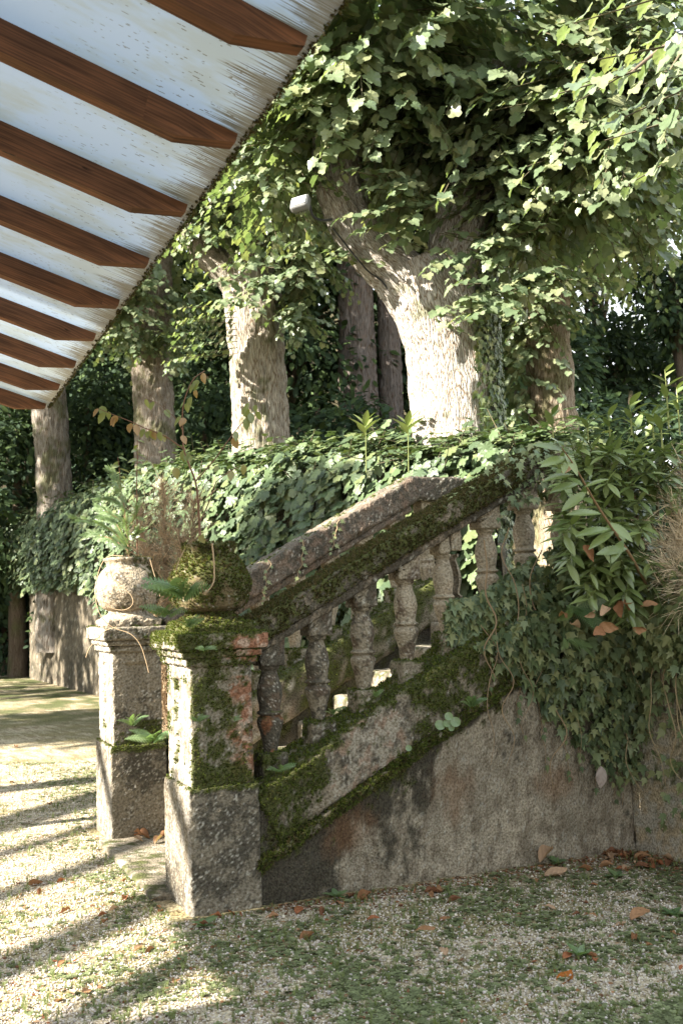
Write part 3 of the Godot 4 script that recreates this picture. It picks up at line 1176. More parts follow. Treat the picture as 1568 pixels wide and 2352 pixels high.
func balustrade(zc: float, front: bool, label: String) -> void:
	var t := thing("stone_balustrade", label, "balustrade", Vector3(0.5, 0.6, zc), "sloping balustrades of the stair")
	var moss_rail := func(p: Vector3, n: Vector3) -> float:
		if front:
			return (0.5 if n.y > 0.5 else 0.08 + 0.10 * n.z) + 0.08 * sin(p.x * 5.0)
		return -0.12 if n.y > 0.5 else -0.5 + 0.3 * sm(1.0, 0.5, p.x)
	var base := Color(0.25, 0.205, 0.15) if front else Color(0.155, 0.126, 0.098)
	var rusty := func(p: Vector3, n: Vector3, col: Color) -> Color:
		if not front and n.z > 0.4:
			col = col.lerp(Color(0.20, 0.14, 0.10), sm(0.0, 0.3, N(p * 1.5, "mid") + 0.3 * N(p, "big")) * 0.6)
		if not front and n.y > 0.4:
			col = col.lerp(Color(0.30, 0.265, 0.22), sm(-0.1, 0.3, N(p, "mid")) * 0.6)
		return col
	var sk := Shell.new()
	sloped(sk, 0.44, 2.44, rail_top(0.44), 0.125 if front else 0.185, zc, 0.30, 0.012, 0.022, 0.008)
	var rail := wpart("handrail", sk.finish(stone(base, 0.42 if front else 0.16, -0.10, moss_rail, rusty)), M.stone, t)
	tufts("moss", sk, t, 5200.0, 0.010, 0.026, PAL.moss_brown if front else PAL.moss)
	sk = Shell.new()
	sloped(sk, 0.46, 2.42, rail_top(0.46) - (0.142 if front else 0.208), 0.055, zc, 0.215, 0.014, 0.014, 0.005)
	wpart("rail_moulding", sk.finish(stone(base, 0.30 if front else 0.08, -0.08, null, rusty)), M.stone, t)
	sk = Shell.new()
	rbox(sk, Vector3(1.0 if not front else 0.62, 0.13 if front else 0.19, 0.29), Vector3(2.40 + (0.5 if not front else 0.31), rail_top(2.44) - (0.062 if front else 0.092), zc), 0.014, 0.022, 0.008)
	wpart("level_rail", sk.finish(stone(base * 0.8, 0.16, 0.0, moss_rail)), M.stone, t)
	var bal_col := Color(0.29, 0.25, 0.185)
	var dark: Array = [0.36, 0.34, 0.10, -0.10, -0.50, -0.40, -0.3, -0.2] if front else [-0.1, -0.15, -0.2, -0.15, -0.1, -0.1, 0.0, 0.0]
	for k in 8:
		var x := 0.605 + 0.287 * k
		var lvl := x > 2.44
		var st := minf(string_top(x), 1.52)
		var y0 := st + 0.095
		var h := 0.466
		var top := y0 + h
		var prof := []
		for q in [[0.036, 0.0], [0.040, 0.05], [0.053, 0.19], [0.071, 0.325], [0.073, 0.365], [0.062, 0.405], [0.054, 0.425], [0.070, 0.440], [0.072, 0.462], [0.058, 0.478], [0.060, 0.54], [0.069, 0.66], [0.064, 0.77], [0.047, 0.89], [0.043, 0.945], [0.056, 0.965], [0.056, 1.0]]:
			prof.append(Vector2(q[0] * 1.0, y0 + q[1] * h))
		var moss_b := func(p: Vector3, n: Vector3) -> float:
			return -0.5 + 0.5 * n.y + (0.25 if front and k < 2 and p.y < y0 + 0.1 else 0.0)
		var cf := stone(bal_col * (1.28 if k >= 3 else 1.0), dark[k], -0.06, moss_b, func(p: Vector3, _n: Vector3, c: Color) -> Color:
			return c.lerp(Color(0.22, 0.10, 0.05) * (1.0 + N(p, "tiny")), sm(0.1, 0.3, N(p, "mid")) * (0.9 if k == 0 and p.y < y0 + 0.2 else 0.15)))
		sk = Shell.new()
		var c := Vector3(x, 0, zc)
		var bal: MeshInstance3D
		if front and k == 4:   # this one is split from top to foot
			lathe(sk, prof, c + Vector3(0.010, 0, 0.004), 30, 0.008, 0.003, -0.62 * PI, 0.38 * PI, Vector3(0.006, 0, 0))
			lathe(sk, prof, c - Vector3(0.010, 0, 0.0), 30, 0.008, 0.003, 0.38 * PI, 1.38 * PI, Vector3(-0.004, 0, 0))
			bal = wpart("baluster", sk.finish(cf), M.stone, t)
			tag(bal, "pale baluster split from top to foot")
		else:
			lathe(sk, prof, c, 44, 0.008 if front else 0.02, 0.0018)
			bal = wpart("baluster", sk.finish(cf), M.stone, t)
		# sloping block above, level seat below
		var hi := rail_top(x) - 0.19
		var bl := Shell.new()
		var wrp := func(p: Vector3) -> Vector3:
			if p.y > 0.0:
				p.y += 0.0 if lvl else SLOPE * p.x
			return p
		var bh := maxf(0.05, (hi if not lvl else rail_top(2.44) - 0.12) - top)
		rbox(bl, Vector3(0.142, bh, 0.142), Vector3(x, top + bh / 2.0, zc), 0.014, 0.006, 0.003, Basis(), wrp)
		if front and k == 4:
			bl = Shell.new()
			rbox(bl, Vector3(0.070, bh, 0.142), Vector3(x - 0.042, top + bh / 2.0 - 0.004, zc), 0.012, 0.006, 0.003, Basis(), wrp)
			rbox(bl, Vector3(0.070, bh, 0.142), Vector3(x + 0.040, top + bh / 2.0 + 0.018, zc), 0.012, 0.006, 0.003, Basis(), wrp)
		var bm := bl.finish(cf)
		var blk := part("block", bm, M.stone, bal)
		blk.transform = Transform3D()
		var ft := Shell.new()
		rbox(ft, Vector3(0.150, 0.20, 0.150), Vector3(x, y0 - 0.10, zc), 0.014, 0.008, 0.005)
		part("seat", ft.finish(stone(bal_col * 0.9, dark[k] + 0.05, 0.0, func(p: Vector3, n: Vector3) -> float: return 0.05 + 0.3 * n.y)), M.stone, bal)
		tufts("moss", ft, t, 3500.0, 0.010, 0.022, PAL.moss)


func side_wall(zf: float, depth: float, front: bool, label: String) -> void:
	var t := thing("stair_side_wall", label, "wall", Vector3(1.7, 0, zf - depth / 2.0))
	var x0 := 0.44
	var x1 := 2.95
	var tall := func(x: float) -> float:
		return minf(string_top(x) - 0.06, 1.36) + 0.12
	var sk := Shell.new()
	var wrp := func(p: Vector3) -> Vector3:
		var x := p.x + (x0 + x1) / 2.0
		var q := (p.y + 0.5)
		return Vector3(p.x, -0.5 + q * tall.call(x), p.z)
	rbox(sk, Vector3(x1 - x0, 1.0, depth), Vector3((x0 + x1) / 2.0, 0.38, zf - depth / 2.0), 0.013 if front else 0.05, 0.008, 0.004, Basis(), wrp)
	if front:
		var moved := PackedVector3Array()
		for p in sk.v:
			moved.append(p + Vector3(0, 0, 0.006 * N(Vector3(p.x * 1.6, p.y * 0.5, p.z) * 1.0, "rough") + 0.004 * N(p, "tiny") + 0.008 * N(p, "mid")) if p.z > zf - 0.05 else p)
		sk.v = moved
	var stain := func(p: Vector3, n: Vector3, col: Color) -> Color:
		if n.z < 0.3:
			return col
		col *= 1.0 + 0.30 * N(Vector3(p.x * 0.9, p.y * 0.6, 0), "big") + 0.12 * N(Vector3(p.x, p.y * 0.4, 0), "mid")
		col = col.lerp(Color(0.17, 0.135, 0.095), 0.6 * sm(0.12, 0.3, N(Vector3(p.x * 1.6, p.y * 0.7, 7), "mid") + 0.3 * N(p, "tiny")))
		var drop: float = string_top(p.x) - 0.40 - p.y
		var run := N(Vector3(p.x * 1.0, p.y * 0.45, 0), "mid") + 0.4 * N(Vector3(p.x, p.y * 0.5, 0), "tiny")
		var wet := sm(-0.08, 0.30, run * 0.55 + 0.42 - 0.95 * maxf(0.0, drop - 0.02) - 0.9 * sm(1.4, 1.75, p.x) * sm(0.02, 0.10, drop) + 0.75 * sm(0.95, 0.5, p.x) * sm(0.75, 0.0, p.y))
		col = col.lerp(Color(0.045, 0.040, 0.028) * (1.0 + 0.7 * N(p, "tiny")), wet * 0.9)
		for s in [[1.66, 0.46, 0.13, 0.16], [1.0, 0.30, 0.16, 0.14], [2.35, 0.42, 0.18, 0.10]]:
			var e := 1.0 - Vector2((p.x - s[0]) / s[2], (p.y - s[1]) / s[3]).length()
			col = col.lerp(Color(0.24, 0.115, 0.05), sm(-0.3, 0.6, e + 0.7 * run) * 0.38)
		return col
	var moss := func(p: Vector3, n: Vector3) -> float:
		var drop: float = string_top(p.x) - 0.40 - p.y
		return 0.12 - 2.6 * absf(drop + 0.02) if drop > -0.05 else -0.05 - 0.4 * sm(-0.1, -0.25, drop)
	wpart("plaster", sk.finish(stone(Color(0.38, 0.33, 0.25), -0.24, -0.06, moss, stain)), M.plaster, t)
	tufts("moss", sk, t, 3600.0, 0.010, 0.024, PAL.moss_brown)
	# the string that carries the balusters, its sunk face and the weathered ledge under it
	var moss_s := func(p: Vector3, n: Vector3) -> float:
		if n.y > 0.5:
			return 0.35
		return 0.14 + 0.30 * sm(0.12, 0.0, string_top(p.x) - p.y) - 0.45 * sm(0.34, 0.12, absf(p.x - 1.12))
	var bare := func(p: Vector3, n: Vector3, col: Color) -> Color:
		var e := sm(-0.1, 0.25, N(p * 1.2 + Vector3(4, 0, 0), "mid") * 0.6 + 0.3 * N(p, "tiny") + 0.35 - 1.6 * absf(p.x - 1.12))
		col = col.lerp(Color(0.38, 0.34, 0.27) * (1.0 + 0.3 * N(p, "tiny")), e * 0.8)
		return col.lerp(Color(0.25, 0.14, 0.09), e * sm(0.08, 0.25, N(p * 2.0, "mid")) * 0.6)
	sk = Shell.new()
	sloped(sk, x0, 2.62, string_top(x0), 0.30, zf - depth / 2.0 + 0.012, depth + 0.02, 0.013 if front else 0.05, 0.02, 0.008)
	wpart("string", sk.finish(stone(Color(0.26, 0.22, 0.16), 0.28, -0.05, moss_s, bare)), M.stone, t)
	tufts("moss", sk, t, 4200.0 if front else 1200.0, 0.010, 0.024, PAL.moss)
	if front:
		sk = Shell.new()
		sloped(sk, x0, 2.4, string_top(x0) - 0.345, 0.055, zf - 0.02, 0.115, 0.012, 0.018, 0.010)
		wpart("ledge", sk.finish(stone(Color(0.22, 0.19, 0.14), 0.12, 0.0, func(p: Vector3, n: Vector3) -> float: return 0.28)), M.stone, t)
		tufts("moss", sk, t, 6500.0, 0.012, 0.032, PAL.moss)
		tufts("dry_moss", sk, t, 2500.0, 0.014, 0.034, PAL.moss_brown)


func build_stair() -> void:
	pillar(0.279, -0.328, true, "nearer mossy stair pillar with brick showing through its right face")
	pillar(0.247, -2.057, false, "farther pale stair pillar with a clean sunk panel")
	urn(0.279, -0.328, true, "round stone urn thickly furred with green moss on the nearer pillar")
	urn(0.237, -2.08, false, "bare pale stone urn wound with dry stems on the farther pillar")
	side_wall(-0.155, 0.35, true, "stained tan plaster stair wall with a mossy sloping ledge")
	side_wall(-1.88, 0.35, false, "far side wall of the stair seen between the balusters")
	balustrade(-0.318, true, "nearer balustrade with a moss covered sloping handrail and split baluster")
	balustrade(-2.05, false, "farther balustrade with a bare grey brown sloping handrail")
	var t := thing("stone_stair", "worn stone steps between the two pillars", "stair", Vector3(0.2, 0, -1.2))
	var cf := stone(Color(0.28, 0.24, 0.18), 0.05, 0.0, func(p: Vector3, n: Vector3) -> float: return -0.25 + 0.2 * n.y)
	for k in 9:
		var sk := Shell.new()
		var x := -0.02 + 0.28 * k + (0.30 if k > 0 else 0.0)
		rbox(sk, Vector3(0.42 if k < 8 else 0.9, 0.165, 1.42), Vector3(x + (0.21 if k < 8 else 0.45), 0.165 * k - 0.055, -1.19), 0.03, 0.015, 0.006)
		wpart("step", sk.finish(cf), M.stone, t)
	# retaining wall of the terrace, on the right
	t = thing("retaining_wall", "pale rendered terrace wall at the right half hidden by hanging ivy", "wall", Vector3(3.08, 0, 2.0))
	var sk := Shell.new()
	rbox(sk, Vector3(0.34, 1.55, 6.4), Vector3(3.11, 0.60, 3.03), 0.022, 0.02, 0.006)
	var lime := func(p: Vector3, n: Vector3, col: Color) -> Color:
		var e := sm(-0.05, 0.15, N(p * 0.8, "mid") + 0.5 * N(p, "tiny") + 0.05)
		return col.lerp(Color(0.46, 0.45, 0.40), e * 0.6)
	wpart("plaster", sk.finish(stone(Color(0.46, 0.38, 0.26), -0.24, 0.04, func(p: Vector3, n: Vector3) -> float: return -0.38 + 0.3 * sm(0.1, 0.5, p.y), lime)), M.plaster, t)
	# garden wall that runs away on the far side
	t = thing("garden_wall", "long grey garden wall under the hanging hedge at the left", "wall", Vector3(2.4, 0, -9.5))
	sk = Shell.new()
	var ang := atan(0.097)
	rbox(sk, Vector3(0.4, 2.15, 15.3), Vector3(wall_x(-9.75) + 0.2, 0.90, -9.75), 0.05, 0.03, 0.015, Basis(Vector3.UP, ang))
	var streak := func(p: Vector3, n: Vector3, col: Color) -> Color:
		var e := sm(0.0, 0.25, N(Vector3(p.x * 3.0, p.y * 0.25, p.z), "mid") + 0.1)
		return col.lerp(Color(0.10, 0.085, 0.06), e * 0.6)
	wpart("plaster", sk.finish(stone(Color(0.20, 0.17, 0.125), 0.04, -0.05, func(p: Vector3, n: Vector3) -> float: return -0.4, streak)), M.plaster, t)


# ------------------------------------------------------------------ trees
func bark_paint(base: Color, moss_amt: float) -> Callable:
	return func(p: Vector3, n: Vector3) -> Color:
		var c := base * (1.0 + 0.25 * N(p, "mid") + 0.35 * N(Vector3(p.x, p.y * 0.2, p.z), "tiny"))
		c = c.lerp(Color(0.20, 0.13, 0.08), 0.3 * sm(0.2, 0.45, N(p * 1.2, "mid")))
		var m := sm(0.0, 0.3, N(p, "big") + 0.5 * N(p, "mid") + moss_amt)
		return c.lerp(Color(0.09, 0.10, 0.035), m * 0.7)


func trunk(t: Node3D, called: String, pts: Array, radii: Array, sides: int, step: float, bark: float, paint: Callable, lump := 0.10) -> void:
	var sk := Shell.new()
	tube(sk, pts, radii, sides, step, bark, lump)
	wpart(called, sk.finish(paint), M.fibre if t.name.begins_with("redwood") else M.bark, t)


func crown_tree() -> void:
	# the big pollard behind the stair
	var t := thing("pollard_tree", "massive pale trunked pollard forking above the hedge, ivy up its right side", "tree", Vector3(3.6, 1.4, -3.25))
	var paint := bark_paint(Color(0.39, 0.37, 0.335), -0.42)
	trunk(t, "trunk", [Vector3(3.66, 1.2, -3.23), Vector3(3.645, 2.4, -3.22), Vector3(3.63, 3.3, -3.19), Vector3(3.575, 3.9, -3.17), Vector3(3.46, 4.35, -3.17), Vector3(3.30, 4.72, -3.2)], [0.50, 0.43, 0.405, 0.41, 0.43, 0.30], 190, 0.03, 0.006, paint)
	trunk(t, "limb", [Vector3(3.48, 4.05, -3.18), Vector3(3.18, 4.55, -3.28), Vector3(2.86, 4.90, -3.40), Vector3(2.66, 5.30, -3.46), Vector3(2.60, 5.75, -3.45), Vector3(2.58, 6.3, -3.4)], [0.26, 0.27, 0.22, 0.215, 0.23, 0.20], 72, 0.024, 0.024, paint)
	trunk(t, "limb", [Vector3(3.50, 4.0, -3.15), Vector3(3.62, 4.6, -3.08), Vector3(3.70, 5.1, -3.0), Vector3(3.83, 5.5, -2.92), Vector3(4.0, 5.95, -2.8), Vector3(4.15, 6.6, -2.7)], [0.30, 0.30, 0.27, 0.27, 0.26, 0.2], 72, 0.026, 0.024, paint)
	trunk(t, "limb", [Vector3(3.55, 4.1, -3.3), Vector3(4.0, 4.8, -3.7), Vector3(4.5, 5.5, -4.2), Vector3(4.8, 6.2, -4.6)], [0.28, 0.24, 0.22, 0.15], 40, 0.04, 0.02, paint)
	var items := []
	var twigs := []
	crown(items, twigs, at(1080, 40, 9.6), Vector3(2.1, 1.75, 1.9), 430, 15, 0.21, 0.9, 0.62)
	crown(items, twigs, at(820, 130, 9.2), Vector3(1.25, 1.0, 1.1), 170, 14, 0.205, 0.75, 0.62)
	crown(items, twigs, at(1290, 330, 9.4), Vector3(1.15, 0.85, 1.2), 170, 14, 0.205, 0.8, 0.62)
	crown(items, twigs, at(1000, 300, 9.4), Vector3(0.9, 0.55, 0.8), 70, 13, 0.13, 0.6)
	crown(items, twigs, at(640, 400, 9.6), Vector3(0.75, 0.65, 0.7), 80, 13, 0.125, 0.6)
	crown(items, twigs, at(1420, 200, 8.6), Vector3(0.9, 0.9, 1.0), 90, 14, 0.13, 0.8)
	crown(items, twigs, at(1170, 430, 9.2), Vector3(0.6, 0.5, 0.6), 60, 12, 0.14, 0.6)
	# sprays that hang free in front of the limbs and the trunk
	var f := Vector3(-0.4226, 0, 0.9063)
	for row in [[900, 440, 8.9, 10, 0.16], [880, 490, 8.9, 9, 0.15], [960, 470, 8.8, 8, 0.15], [850, 400, 8.8, 8, 0.15], [960, 400, 8.8, 8, 0.15], [760, 300, 9.0, 8, 0.13], [1060, 600, 8.9, 7, 0.15], [1120, 660, 8.8, 9, 0.17], [1090, 700, 8.8, 8, 0.16], [1010, 725, 8.9, 7, 0.13], [1130, 690, 8.7, 8, 0.16], [1180, 640, 8.8, 10, 0.15], [1250, 630, 8.8, 10, 0.15], [1090, 560, 8.9, 8, 0.15], [1010, 540, 8.9, 7, 0.14], [930, 520, 8.9, 7, 0.14], [700, 590, 9.4, 8, 0.13], [800, 600, 9.3, 7, 0.13], [720, 560, 9.5, 8, 0.13], [1150, 560, 8.8, 8, 0.16], [1200, 520, 8.8, 8, 0.16]]:
		var p := at(row[0], row[1], row[2])
		for q in 3:
			spray(items, twigs, p - f * 0.12 + rvec() * 0.08, f * rnd(0.2, 1.0) + Vector3(rnd(-1.0, 0.9), rnd(-0.25, 0.2), rnd(-0.2, 0.2)), rnd(0.3, 0.6), row[3], row[4], 0.35)
	for q in 5:
		spray(items, twigs, at(1170, 640, 8.8), Vector3(0.9, 0.02 * q, 0.25) + rvec() * 0.12, 0.95, 14, 0.12, 0.1)
	foliage(t, items, "vine", L.vine, L.vine_rest, 300)
	twig_part(t, twigs)
	# ivy up the trunk
	var ivy := thing("climbing_ivy", "dark small leaved ivy up the right side of the massive forked trunk", "ivy", Vector3(3.95, 1.4, -3.0))
	items = []
	for k in 5200:
		var y := rnd(1.6, 4.9)
		var a := rnd(0.35, 1.9)
		var out := Vector3(0.9063, 0, 0.4226) * sin(a) + Vector3(-0.4226, 0, 0.9063) * cos(a)
		if N(Vector3(a * 1.2, y * 0.7, 5), "big") + 0.5 * N(Vector3(a, y, 5), "mid") < 0.24 - 0.9 * sm(0.4, 0.9, a):
			continue
		var p := Vector3(3.57 - 0.02 * (y - 3.0), y, -3.22) + out * (0.43 + rnd(0.0, 0.13))
		items.append([lay(p, Vector3(0, -0.8, 0) + rvec() * 0.5, out + Vector3(0, 0.4, 0) + rvec() * 0.35, rnd(0.06, 0.10)), rng.randi() % 5])
	foliage(ivy, items, "ivy", L.ivy, L.ivy, 200)

	# second pollard
	t = thing("pollard_tree", "second pollard with bare lit trunk, halfway along the hedge", "tree", Vector3(3.36, 1.7, -7.7))
	trunk(t, "trunk", [Vector3(3.40, 1.4, -7.75), Vector3(3.35, 3.6, -7.71), Vector3(3.32, 4.46, -7.66), Vector3(3.26, 5.2, -7.62), Vector3(3.22, 5.75, -7.6), Vector3(3.28, 6.5, -7.5), Vector3(3.4, 7.4, -7.4)], [0.44, 0.385, 0.36, 0.36, 0.37, 0.29, 0.24], 90, 0.035, 0.026, bark_paint(Color(0.36, 0.33, 0.28), -0.2))
	trunk(t, "limb", [Vector3(3.22, 5.5, -7.62), Vector3(2.95, 5.95, -7.72), Vector3(2.66, 6.25, -7.82), Vector3(2.4, 6.8, -7.9)], [0.22, 0.22, 0.19, 0.13], 40, 0.04, 0.02, bark_paint(Color(0.36, 0.33, 0.28), -0.2))
	items = []
	twigs = []
	crown(items, twigs, at(560, 360, 13.4), Vector3(1.7, 1.25, 1.5), 340, 14, 0.14, 0.8)
	crown(items, twigs, at(500, 500, 13.2), Vector3(0.7, 0.45, 0.7), 45, 12, 0.14, 0.6)
	crown(items, twigs, at(670, 560, 13.2), Vector3(0.75, 0.7, 0.7), 70, 12, 0.14, 0.6)
	crown(items, twigs, at(690, 690, 13.2), Vector3(0.35, 0.45, 0.4), 26, 11, 0.14, 0.5)
	for row in [[560, 690, 12.7], [600, 650, 12.7], [520, 640, 12.8], [570, 610, 12.8], [640, 640, 12.7]]:
		for q in 3:
			spray(items, twigs, at(row[0], row[1], row[2]), f * 0.6 + Vector3(rnd(-0.9, 0.6), rnd(-0.3, 0.1), rnd(-0.3, 0.3)), 0.6, 9, 0.16, 0.4)
	for q in 9:
		spray(items, twigs, at(545, 700 + q * 14, 12.9), Vector3(-0.95, 0.03, -0.25) + rvec() * 0.15, rnd(0.7, 1.1), 13, 0.13, 0.15)
	foliage(t, items, "vine", L.vine, L.vine_rest, 300)
	twig_part(t, twigs)

	# third and fourth stand in deep shade farther along, the fifth to the right
	t = thing("pollard_tree", "shaded grey trunked pollard behind the seedlings in the farther urn", "tree", Vector3(3.2, 2.0, -12.7))
	trunk(t, "trunk", [Vector3(3.25, 1.8, -12.75), Vector3(3.21, 4.1, -12.72), Vector3(3.14, 5.3, -12.65), Vector3(3.1, 6.6, -12.57), Vector3(3.2, 8.0, -12.5)], [0.46, 0.36, 0.345, 0.36, 0.28], 64, 0.05, 0.03, bark_paint(Color(0.26, 0.23, 0.19), -0.1))
	items = []
	twigs = []
	crown(items, twigs, at(330, 600, 18), Vector3(1.9, 1.5, 1.8), 190, 13, 0.17, 0.9)
	crown(items, twigs, Vector3(2.6, 9.8, -12.4), Vector3(4.6, 1.8, 4.2), 800, 13, 0.19, 1.0, 0.2)
	crown(items, twigs, at(310, 730, 17.4), Vector3(0.9, 0.7, 0.8), 60, 12, 0.15, 0.7)
	crown(items, twigs, at(390, 800, 17.4), Vector3(0.5, 0.4, 0.5), 22, 11, 0.15, 0.6)
	foliage(t, items, "vine", L.vine_rest, L.vine_rest, 200)
	t = thing("pollard_tree", "shaded pollard trunk standing below the low end of the canopy", "tree", Vector3(1.87, 1.0, -15.6))
	trunk(t, "trunk", [Vector3(1.92, 0.6, -15.65), Vector3(1.86, 3.8, -15.6), Vector3(1.76, 5.4, -15.5), Vector3(1.6, 7.2, -15.4), Vector3(1.4, 8.6, -15.3)], [0.42, 0.335, 0.33, 0.36, 0.25], 64, 0.05, 0.03, bark_paint(Color(0.25, 0.23, 0.20), 0.0))
	items = []
	twigs = []
	crown(items, twigs, Vector3(0.6, 9.8, -16.6), Vector3(4.6, 2.2, 3.6), 800, 13, 0.2, 1.0, 0.2)
	foliage(t, items, "vine", L.vine_rest, L.vine_rest, 120)
	t = thing("pollard_tree", "greyish pollard with leafy tufts on its trunk, right of the ivy clad one", "tree", Vector3(7.27, 2.0, -6.45))
	trunk(t, "trunk", [Vector3(7.33, 1.6, -6.5), Vector3(7.27, 3.65, -6.44), Vector3(7.21, 4.32, -6.41), Vector3(7.15, 5.05, -6.37), Vector3(7.1, 5.8, -6.33), Vector3(7.0, 6.9, -6.3)], [0.40, 0.325, 0.315, 0.31, 0.33, 0.26], 80, 0.04, 0.026, bark_paint(Color(0.33, 0.28, 0.21), -0.1))
	items = []
	twigs = []
	crown(items, twigs, at(1270, 470, 14), Vector3(2.0, 1.2, 1.8), 260, 14, 0.15, 0.9)
	crown(items, twigs, at(1460, 420, 13), Vector3(1.4, 1.0, 1.4), 150, 14, 0.14, 0.9)
	crown(items, twigs, at(1230, 690, 13.5), Vector3(0.5, 0.6, 0.5), 40, 11, 0.15, 0.5)
	crown(items, twigs, at(1190, 840, 13.9), Vector3(0.3, 0.8, 0.4), 34, 10, 0.16, 0.45)
	for row in [[1240, 760], [1270, 820], [1240, 870], [1290, 700], [1210, 730]]:
		spray(items, twigs, at(row[0], row[1], 13.6), f + Vector3(rnd(-0.6, 0.6), -0.3, 0), 0.5, 9, 0.15, 0.4)
	foliage(t, items, "vine", L.vine, L.vine_rest, 300)
	twig_part(t, twigs)


func spot_lamp() -> void:
	var p := at(690, 468, 8.6)
	var t := thing("flood_lamp", "small grey flood lamp clamped to the left limb of the forked tree", "lamp", p)
	var turn := Basis.from_euler(Vector3(-0.5, -0.9, 0.1))
	var sk := Shell.new()
	rbox(sk, Vector3(0.17, 0.13, 0.07), Vector3.ZERO, 0.03, 0.012, 0.0)
	part("housing", sk.finish(), M.metal, t, Transform3D(turn, Vector3.ZERO))
	for k in 6:
		sk = Shell.new()
		rbox(sk, Vector3(0.006, 0.11, 0.03), Vector3(-0.06 + 0.024 * k, 0, -0.048), 0.03, 0.002, 0.0)
		part("cooling_fin", sk.finish(), M.metal, t, Transform3D(turn, Vector3.ZERO))
	sk = Shell.new()
	rbox(sk, Vector3(0.14, 0.10, 0.008), Vector3(0, 0, 0.038), 0.05, 0.003, 0.0)
	part("glass", sk.finish(), M.glass, t, Transform3D(turn, Vector3.ZERO))
	sk = Shell.new()
	tube(sk, [Vector3(0.09, 0, 0), Vector3(0.12, -0.08, -0.02), Vector3(0.2, -0.1, -0.05), Vector3(0.34, -0.06, -0.1)], [0.012, 0.012, 0.012, 0.012], 6, 0.03)
	part("bracket", sk.finish(), M.black, t)
	sk = Shell.new()
	var pts := []
	for q in [[764, 524, 9.2], [843, 621, 9.3], [882, 652, 9.3], [938, 769, 9.36], [955, 873, 9.4], [962, 1010, 9.4]]:
		pts.append(at(q[0], q[1], q[2]))
	tube(sk, pts, [0.009, 0.009, 0.009, 0.009, 0.009, 0.009], 6, 0.06)
	var c := thing("cable", "black cable running down the left edge of the forked trunk", "cable", pts[5])
	wpart("cable_run", sk.finish(), M.black, c)


